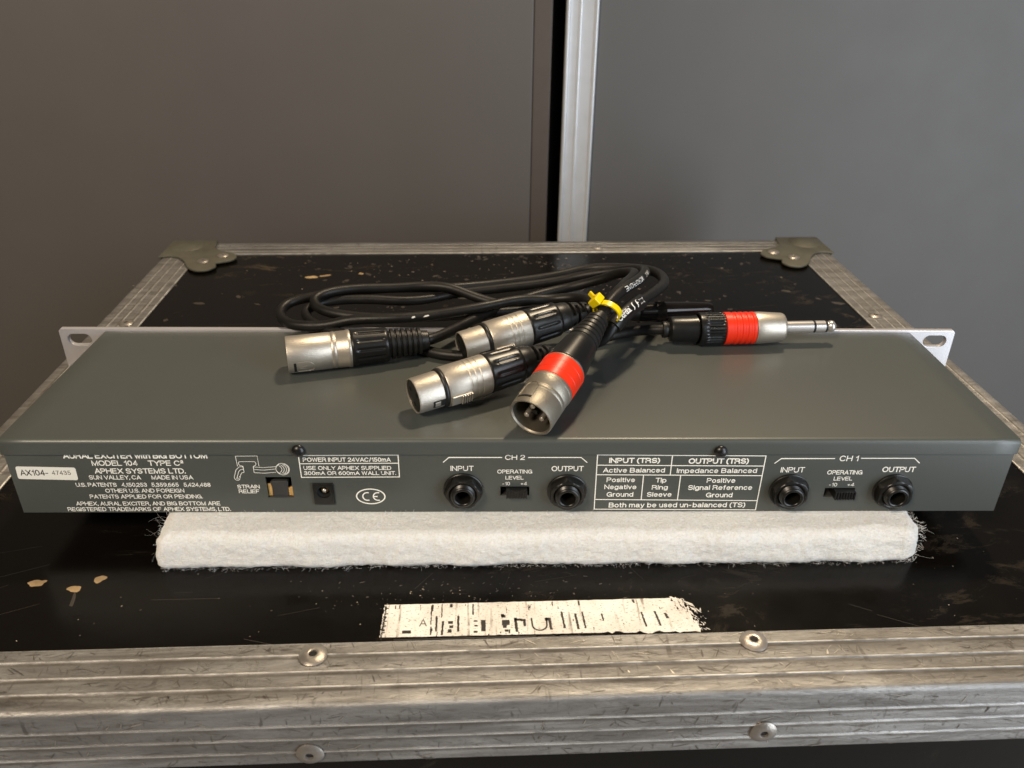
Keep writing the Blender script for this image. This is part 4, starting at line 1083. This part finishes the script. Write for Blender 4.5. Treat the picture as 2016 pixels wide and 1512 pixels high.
def xlr_female(parent, a, b, L, lroll):
    Mx = axisM(a, b, 0)
    sh = MB()
    sh.lathe([(1.2, 7.4), (.2, 7.5), (0, 7.75), (.2, 8.0), (.9, 8.15), (12.2, 8.25), (12.2, 7.7)], 72, None, Mx)
    s_ = sh.build('plug_shell', M['nickel'], parent, smooth=35)
    fc_ = MB(); fc_.lathe([(.55, 7.5), (.5, .02)], 40, None, Mx); fc_.build('socket_face', M['blackpl'], s_)
    for k in range(3):
        an = math.radians(-90+120*k)
        p = MB(); p.lathe([(.46, 1.15), (.46, .02)], 16, None, Mx @ Matrix.Translation((-.02, 4.0*math.cos(an), 4.0*math.sin(an)))); p.build('contact_hole', M['dark'], s_)
    og = MB(); og.lathe([(11.9, 8.0), (12.1, 8.75), (12.9, 9.05), (13.7, 9.0), (14.1, 8.6), (14.2, 7.9)], 64, None, Mx); og.build('seal_ring', M['rubber'], s_, smooth=60)
    bd = MB(); bd.lathe([(14.0, 7.8), (14.1, 9.0), (14.6, 9.3)]+[(24.4, 9.35), (24.6, 9.2), (25.1, 9.2), (25.3, 9.35), (27, 9.35), (27.2, 9.2), (27.7, 9.2), (27.9, 9.35), (29.6, 9.38), (29.8, 9.22), (30.3, 9.22), (30.5, 9.38), (34.8, 9.4), (35.4, 9.2), (35.6, 8.4)], 72, None, Mx); bd.build('shell_body', M['nickel'], s_, smooth=35)
    gr = MB(); gr.lathe([(35.6, 8.4), (35.7, 9.1)]+dense(36.2, 52, 9.35, 8.9, 22)+[(53, 8.3), (53.4, 7.4)], 144, fluted(10, .06, 38, 51, .4), Mx); gr.build('grip', M['blackpl'], s_, smooth=45)
    # boot with alternating notches
    def notch(s, an):
        for i in range(4):
            c = 60.5+3.0*i; ph = (i % 2)*math.pi/2
            if abs(s-c) < .95 and abs(math.sin(an+ph)) > .35: return .72
        return 1
    bt = MB(); bt.lathe([(53.0, 7.7), (54, 7.8), (57.5, 7.4)]+dense(58, L-2, 7.2, 4.6, 44)+[(L-.5, 4.2), (L, 3.6), (L, 2.6)], 64, notch, Mx); bt.build('strain_boot', M['rubber'], s_, smooth=35)
    # latch tab
    Ml = Mx @ Matrix.Rotation(lroll, 4, 'X')
    lt = MB(); lt.box(14.6, 24.2, -2.6, 2.6, 8.6, 9.9)
    for k in range(5): lt.box(19.0+k*1.15, 19.6+k*1.15, -2.5, 2.5, 9.91, 10.7)
    lt.v = [tuple(Ml @ Vector(v)) for v in lt.v]; lt.build('release_tab', M['nickel'], s_, bevel=.15, seg=1)
    lf = MB(); lf.box(6.2, 12.0, -1.8, 1.8, 7.9, 8.36); lf.v = [tuple(Ml @ Vector(v)) for v in lf.v]; lf.build('latch_window', M['dark'], s_)
    lf = MB(); lf.box(7.0, 9.6, -1.3, 1.3, 8.0, 8.6); lf.v = [tuple(Ml @ Vector(v)) for v in lf.v]; lf.build('latch_hook', M['nickel'], s_, bevel=.2)
    # grip embossed oval
    Mo = Mx @ Matrix.Rotation(lroll*0.35, 4, 'X')
    em = MB(); pts = stadium(44.5, 0, 9, 2.6, 8); pts.append(pts[0])
    em.tube([Vector(Mo @ Vector((x, 9.12*math.sin(t/9.1), 9.12*math.cos(t/9.1)))) for x, t in pts], .16, 5); em.build('embossed_oval', M['blackpl'], s_, smooth=60)
    return s_, Mx

def path_sample(path, s):
    acc = 0
    for i in range(len(path)-1):
        d = (path[i+1]-path[i]).length
        if acc+d >= s: t = (s-acc)/d; return path[i].lerp(path[i+1], t), (path[i+1]-path[i]).normalized()
        acc += d
    return path[-1], (path[-1]-path[-2]).normalized()
def text_on_tube(body, path, s0, length, h, r, parent, mat='whiteprint', reverse=False, bold=0.0, tilt=0.0):
    me = fit_text(body, 0, length, h, bold)
    for v in me.vertices:
        x, y = v.co.x, v.co.y-h/2
        s = s0+(length-x if reverse else x)
        p, t = path_sample(path, s)
        if reverse: t = -t
        nrm = (CAMV-p); nrm = (nrm-t*nrm.dot(t)).normalized(); b = nrm.cross(t)
        a = y/r+tilt
        v.co = (p+(nrm*math.cos(a)+b*math.sin(a))*(r+.06+v.co.z))*S
    return link('cable_lettering', me, M[mat], parent, None)

G = 'cables coiled on the grey unit'
# --- cable 1: nickel male plug (left) to rear female plug
c1 = thing('microphone_cable', 'black cable with plain nickel male plug at left and female plug behind the front one', 'cable', (0,0,0), 0, G)
xlr_male(c1, (-108.6, 60.2, 65.3), (-42.2, 77.6, 65.1), 69, 30.5, 0, 49, M['nickel'], 0, slotroll=2.0, k=0.95)
xlr_female(c1, (-25.2, 67.5, 65.5), (38.5, 96.6, 73.4), 71, 1.9)
p1 = cordpath([(-43.5, 77.2, 65.3), (-40.5, 78.2, 65.2), (-33.4, 87.0, 64.5), (-22.6, 102.6, 63.5), (-5.6, 121.5, 64.0), (16.0, 137.3, 65.0), (36, 142.0, 68.0), (51.0, 138, 74.0), (58.5, 133.4, 79.0), (63.4, 127.8, 82.0), (66, 119, 85), (62.0, 105, 87.5), (55, 90.4, 88.5), (48.6, 79.2, 87.0), (44, 84, 80), (42.5, 99.0, 72.0), (35.2, 137.3, 60.0), (16.2, 144.0, 59.3), (-1.5, 135.0, 59.5), (-9.6, 137.2, 60), (-20.3, 140.7, 62.0), (-35.0, 144.8, 66.0), (-49.7, 147.0, 66.0), (-68, 144.0, 66.0), (-86, 140.5, 67), (-101, 134, 67.5), (-108, 126, 66.5), (-104, 117.5, 64.5), (-90, 110.5, 63.8), (-70, 107.5, 63.5), (-48, 109.5, 63.5), (-25, 113.5, 63.0), (-1.6, 120, 62.0), (24.8, 125.8, 60.5), (41.7, 124.4, 62.0), (49.5, 114.8, 66.5), (49, 105.3, 71.5), (41.5, 98.0, 73.6), (36.5, 95.7, 73.1)])
MB().tube(p1, 2.75, 16).build('cord', M['cord'], c1, smooth=60)
# --- cable 2: red-ringed male plug to red-ringed jack plug
c2 = thing('red_ringed_cable', 'black cable joining a red-ringed male plug at front to a red-ringed jack plug', 'cable', (0,0,0), 0, G)
xlr_male(c2, (6.3, 0.9, 65.7), (41.3, 60.5, 86.0), 72.5, 19.5, 12.0, 50, M['nickel_dark'], 0, slotroll=-0.35, k=1.05)
p2 = cordpath([(40.2, 58.8, 85.4), (42.0, 61.8, 86.4), (45.0, 67.0, 88.5), (50.4, 75.6, 90.5), (55.8, 83.2, 91.0), (63.7, 97.5, 89.0), (70.5, 114.9, 86.0), (73.0, 131.6, 82.0), (68.0, 144.6, 77.5), (46.5, 153.7, 71.0), (24.1, 153.6, 66.0), (-5.5, 151.2, 63.0), (-30.8, 148.4, 61.0), (-45.3, 142.6, 60.0), (-61.3, 138.1, 60.5), (-79.0, 136.9, 62.0), (-96.2, 134.6, 62.5), (-106.0, 130.9, 62.0), (-111.9, 126.1, 61.0), (-112.3, 119.4, 60.0), (-105.9, 109.3, 59.5), (-94.9, 100.2, 59.2), (-76.4, 92.7, 59.1), (-54.2, 86.1, 59.1), (-41.6, 77.9-1.5, 59.1), (-27.6, 72.0, 59.0), (-2.2, 71.3, 59.0), (20.9, 75.9, 59.0), (36.7, 83.5, 59.2), (47.6, 90.3, 60.5), (64.7, 93.3, 63.0), (76.1, 90.4, 65.0), (80.5, 90.3, 65.1)])
MB().tube(p2, 2.75, 16).build('cord', M['cord'], c2, smooth=60)
def trs(parent, a, b):
    Mx = axisM(a, b); k = (Vector(b)-Vector(a)).length/91.0
    q = lambda L: [(x*k, r) for x, r in L]
    sh = MB(); sh.lathe(q([(46.5, 7.4), (46.6, 8.2), (47.2, 8.35), (50, 8.35), (61, 7.6), (62.0, 7.2), (62.6, 6.3), (62.7, 3.3)]), 56, None, Mx)
    s_ = sh.build('jack_shell', M['nickel'], parent, smooth=35)
    rg = MB(); pr = [(30.4, 7.9), (30.6, 8.5)]
    for i in range(4): pr += [(34+3*i, 8.5), (34.4+3*i, 8.15), (35.4+3*i, 8.15), (35.8+3*i, 8.5)]
    pr += [(46.2, 8.45), (46.4, 7.8)]
    rg.lathe(q(pr), 56, None, Mx); rg.build('red_ring', M['red'], s_, smooth=40)
    cl_ = MB(); cl_.lathe(q([(17.2, 7.6), (17.4, 8.4)]+dense(17.8, 30, 8.5, 8.3, 20)+[(30.4, 7.9)]), 200, fluted(30, .07, 20*k, 30*k, .6), Mx); cl_.build('ribbed_collar', M['blackpl'], s_, smooth=40)
    gp = MB(); gp.lathe(q([(1.6, 3.2), (1.8, 5.0), (2.6, 6.3), (4, 6.7), (12, 6.7), (16.3, 7.0), (16.6, 6.2), (17.2, 6.2)]), 48, None, Mx); gp.build('strain_boot', M['blackpl'], s_, smooth=40)
    gc = MB(); gc.lathe(q([(-1.6, 3.0), (-1.4, 4.2), (-.6, 4.4), (.6, 4.2), (1.7, 4.0)]), 32, None, Mx); gc.build('boot_collar', M['rubber'], s_, smooth=60)
    sf = MB(); sf.lathe(q([(62.5, 4.0), (63.4, 4.0), (63.5, 3.17), (78.0, 3.17), (78.0, 2.9)]), 40, None, Mx); sf.build('sleeve_contact', M['chrome'], s_, smooth=30)
    for x0, x1 in ((78.0, 79.2), (84.4, 85.5)):
        i_ = MB(); i_.lathe(q([(x0, 2.6), (x0, 3.1), (x1, 3.1), (x1, 2.4)]), 40, None, Mx); i_.build('insulating_band', M['blackpl'], s_, smooth=30)
    r2 = MB(); r2.lathe(q([(79.2, 2.8), (79.2, 3.17), (84.4, 3.17), (84.4, 2.8)]), 40, None, Mx); r2.build('ring_contact', M['chrome'], s_, smooth=30)
    tp_ = MB(); tp_.lathe(q([(85.5, 2.4), (86.2, 2.3), (86.9, 2.9), (88.0, 3.17), (89.2, 2.9), (90.0, 2.0), (90.5, 1.3), (91.0, .02)]), 40, None, Mx); tp_.build('tip_contact', M['chrome'], s_, smooth=60)
    Ml = Mx @ Matrix.Rotation(math.radians(75), 4, 'X')
    em = MB(); rr = 8.05
    for pl in ([(50.8+1.7*math.cos(t), 1.7*math.sin(t)) for t in [2*math.pi*i/20 for i in range(21)]], [(50.1, -1.0), (50.1, 1.0), (51.5, -1.0), (51.5, 1.0)]):
        em.tube([Vector(Ml @ Vector((x*k, rr*math.sin(t/rr), rr*math.cos(t/rr)))) for x, t in pl], .16, 5)
    em.build('embossed_emblem', M['chrome'], s_, smooth=60)
trs(c2, (79.3, 90.7, 65.0), (169.9, 94.6, 65.3))
# printed "MICROPHONE" on the cord beyond the tie
def arc(path, target):
    acc = 0; best = (1e9, 0)
    for i in range(len(path)-1):
        d = (path[i]-Vector(target)).length
        if d < best[0]: best = (d, acc)
        acc += (path[i+1]-path[i]).length
    return best[1]
sA = arc(p2, (52.5, 79, 90.5)); sB = arc(p2, (73, 128, 83))
text_on_tube('MICROPHONE', p2, sA+1, 24, 2.6, 2.9, c2, reverse=True, bold=-.01, tilt=.25)
text_on_tube('CABLE', p2, sA+31, 9, 1.9, 2.9, c2, mat='sticker', reverse=True, bold=-.015, tilt=.25)
# --- cable 3: front female plug to black jack plug
c3 = thing('black_jack_cable', 'black cable from the front female plug, printed sleeve and black jack plug', 'cable', (0,0,0), 0, G)
xlr_female(c3, (-44.4, 19.5, 65.6), (17.0, 52.2, 70.0), 71, 1.9)
p3 = cordpath([(15.0, 51.2, 69.8), (19.5, 53.5, 70.2), (27.5, 57.5, 69.8), (36.0, 61.5, 70.2), (43.5, 60.5, 74), (48.5, 63, 80.5), (56.5, 73.5, 83.5), (66.3, 88.0, 83), (78.8, 110.5, 80.0), (84.5, 128.1, 77.0), (84.5, 143.8, 75.0), (80.0, 155.6, 73.0), (68.0, 164.2, 71.0), (48.4, 171.5, 68.0), (24.9, 167.7, 64.0), (-5.5, 164.0, 61.0), (-31.3, 157.5, 61.0), (-48.2, 151.8, 63.0), (-68.9, 145.0, 65.5), (-89.5, 141.2, 65.0), (-110.4, 136.1, 64.0), (-123.0, 130.8, 62.5), (-126.5, 122.5, 61.0), (-123.8, 113.9, 60.0), (-115.5, 106.0, 60.0), (-98.7, 102.3, 61.5), (-83.7, 101.9, 65.0), (-63.7, 101.4, 66.0), (-44.2, 103.9, 66.5), (-17.6, 109.0, 69.0), (3.8, 118.6, 69.5), (20.1, 124.1, 67.5), (34.7, 121.0, 70.0), (42, 112, 72), (52.1, 107.0, 69.0), (61.5, 112.3, 64.5), (64, 113.6, 64.2)])
MB().tube(p3, 2.75, 16).build('cord', M['cord'], c3, smooth=60)
s0 = arc(p3, (47.5, 62.5, 79.5)); sl = []
for i in range(15): sl.append(path_sample(p3, s0+27*i/14)[0])
MB().tube(sl, 4.1, 24).build('printed_sleeve', M['blackpl'], c3, smooth=60)
text_on_tube('Cordial', p3, s0+2.2, 9.5, 2.9, 4.1, c3, bold=.012)
def sleeve_marks():
    for dx in (13.6, 17.2):
        cu = [(dx+.2, -1.9), (dx+.9, -1.0), (dx+.7, .3), (dx+1.2, 1.6), (dx+2.2, 2.0)]
        if dx > 14: cu2 = [(dx+.2, 0.0), (dx+2.0, 0.2)]
        me = bpy.data.meshes.new('m'); vs = []; fs = []
        for pl in ([cu, cu2] if dx > 14 else [cu]):
            b0 = len(vs); n = len(pl)
            for (x, y) in pl: vs += [(x-.35, y), (x+.35, y)] if pl is cu else [(x, y-.3), (x, y+.3)]
            fs += [(b0+2*i, b0+2*i+1, b0+2*i+3, b0+2*i+2) for i in range(n-1)]
        out = []
        for x, y in vs:
            p, t = path_sample(p3, s0+x); nrm = CAMV-p; nrm = (nrm-t*nrm.dot(t)).normalized(); b = nrm.cross(t); a = y/4.1
            out.append(p+(nrm*math.cos(a)+b*math.sin(a))*4.18)
        MB().add(out, fs).build('sleeve_emblem', M['whiteprint'], c3, smooth=None)
    # small crossed bin pictogram
    mb = MB()
    for pl in ([(21.2, -1.2), (24.0, -.9), (24.0, .9), (21.2, 1.2), (21.2, -1.2)], [(20.8, -1.5), (24.6, 1.5)], [(20.8, 1.5), (24.6, -1.5)], [(24.4, -1.3), (24.4, 1.3)]):
        pts = []
        for x, y in pl:
            p, t = path_sample(p3, s0+x); nrm = CAMV-p; nrm = (nrm-t*nrm.dot(t)).normalized(); b = nrm.cross(t); a = y/4.1
            pts.append(p+(nrm*math.cos(a)+b*math.sin(a))*4.14)
        mb.tube(pts, .10, 4)
    mb.build('sleeve_pictogram', M['whiteprint'], c3)
sleeve_marks()
sF = arc(p3, (-52, 102, 66))
fk = MB()
for off, L_, h_ in ((0, 2.2, 1.0), (6.2, 3.4, .8)):
    pts = []
    for x, y in [(0, -.4), (L_*.5, -h_*.5), (L_, -.1), (L_*.8, h_*.6), (L_*.3, h_*.4)]:
        p, t = path_sample(p3, sF+off+x); nrm = CAMV-p; nrm = (nrm-t*nrm.dot(t)).normalized(); b = nrm.cross(t); a = y/2.9
        pts.append(p+(nrm*math.cos(a)+b*math.sin(a))*2.97)
    fk.add(pts, [(0, 1, 2, 3, 4)])
fk.build('paint_fleck', M['sticker'], c3, smooth=None)
def bjack(parent, a, b):
    Mx = axisM(a, b); L = (Vector(b)-Vector(a)).length
    sh = MB(); sh.lathe([(0, 3.0), (.3, 4.6), (7, 5.0), (7.4, 5.0)], 48, None, Mx); s_ = sh.build('jack_boot', M['rubber'], parent, smooth=40)
    c = MB(); c.lathe([(7.4, 5.0), (7.5, 5.5), (9, 5.6), (9.2, 5.3), (17, 5.3)], 48, None, Mx); c.build('jack_collar', M['gloss'], s_, smooth=40)
    kn = MB(); vs = []; fs = []; n = 64; rows = 12
    for i in range(rows+1):
        for k in range(n):
            a_ = 2*math.pi*k/n; r = 5.4+(.16 if (i+k) % 2 else -.12); v = Vector((17+5.2*i/rows, r*math.cos(a_), r*math.sin(a_))); vs.append(Mx @ v)
    for i in range(rows):
        for k in range(n): fs.append((i*n+k, i*n+(k+1) % n, (i+1)*n+(k+1) % n, (i+1)*n+k))
    kn.add(vs, fs); kn.build('knurled_band', M['knurl'], s_, smooth=None)
    bl = MB(); bl.lathe([(22.2, 5.4), (22.6, 5.3), (38, 4.6), (L-6, 4.2), (L-2, 3.9), (L, 3.2), (L, .02)], 48, None, Mx); bl.build('jack_barrel', M['gloss'], s_, smooth=40)
M['knurl'] = simple('knurled_black_metal', (0.10, 0.09, 0.08), 0.25, 0.9, 200, 0.05, 0.0001, 0.1)
M['gloss'] = simple('gloss_black_metal', (0.02, 0.017, 0.016), 0.16, 0.6, 200, 0.05, 0.0001, 0.1)
bjack(c3, (61.5, 113.0, 64.2), (110.5, 120.6, 63.4))

# yellow tie round the cords just behind the red-ringed plug
ty = thing('cable_tie', 'yellow nylon cable tie strapped round the cords above the red-ringed plug', 'cable tie', (0, 0, 0))
cpt = Vector((43.3, 64.5, 86.9)); tdir = (Vector((45.5, 67.5, 88.7))-Vector((40.2, 58.8, 85.4))).normalized()
side = Vector((1, -.55, 0)); side = (side-tdir*side.dot(tdir)).normalized(); upv = tdir.cross(side); upv = upv if upv.z > 0 else -upv
rx, ry = 6.2, 4.9; st = MB(); n = 40; vs = []; fs = []
for k in range(n):
    a = 2*math.pi*k/n; o_ = side*math.cos(a)*rx+upv*math.sin(a)*ry; nn = o_.normalized()
    base = cpt+side*1.6+o_
    for dx, dr in ((-1.5, 0), (1.5, 0), (1.5, .8), (-1.5, .8)): vs.append(base+tdir*dx+nn*dr)
for k in range(n):
    for j in range(4): fs.append((k*4+j, k*4+(j+1) % 4, ((k+1) % n)*4+(j+1) % 4, ((k+1) % n)*4+j))
st.add(vs, fs); st.build('strap', M['yellow'], ty, smooth=40)
a = math.radians(128); o_ = side*math.cos(a)*rx+upv*math.sin(a)*ry; nn = o_.normalized(); tt = tdir.cross(nn)
Mh = Matrix(((tt.x, tdir.x, nn.x, 0), (tt.y, tdir.y, nn.y, 0), (tt.z, tdir.z, nn.z, 0), (0, 0, 0, 1))); Mh.translation = cpt+side*1.6+o_+nn*1.9
hd = MB(); hd.box(-2.9, 2.9, -2.9, 2.7, -1.7, 2.2); hd.v = [tuple(Mh @ Vector(v)) for v in hd.v]; hd.build('tie_head', M['yellow'], ty, bevel=.5)
tl = MB(); tl.box(-1.2, 1.2, -.6, .6, 2.2, 5.4); tl.v = [tuple(Mh @ Matrix.Rotation(-.35, 4, 'X') @ Matrix.Rotation(-.3, 4, 'Y') @ Vector(v)) for v in tl.v]; tl.build('cut_tail', M['yellow'], ty, bevel=.25)
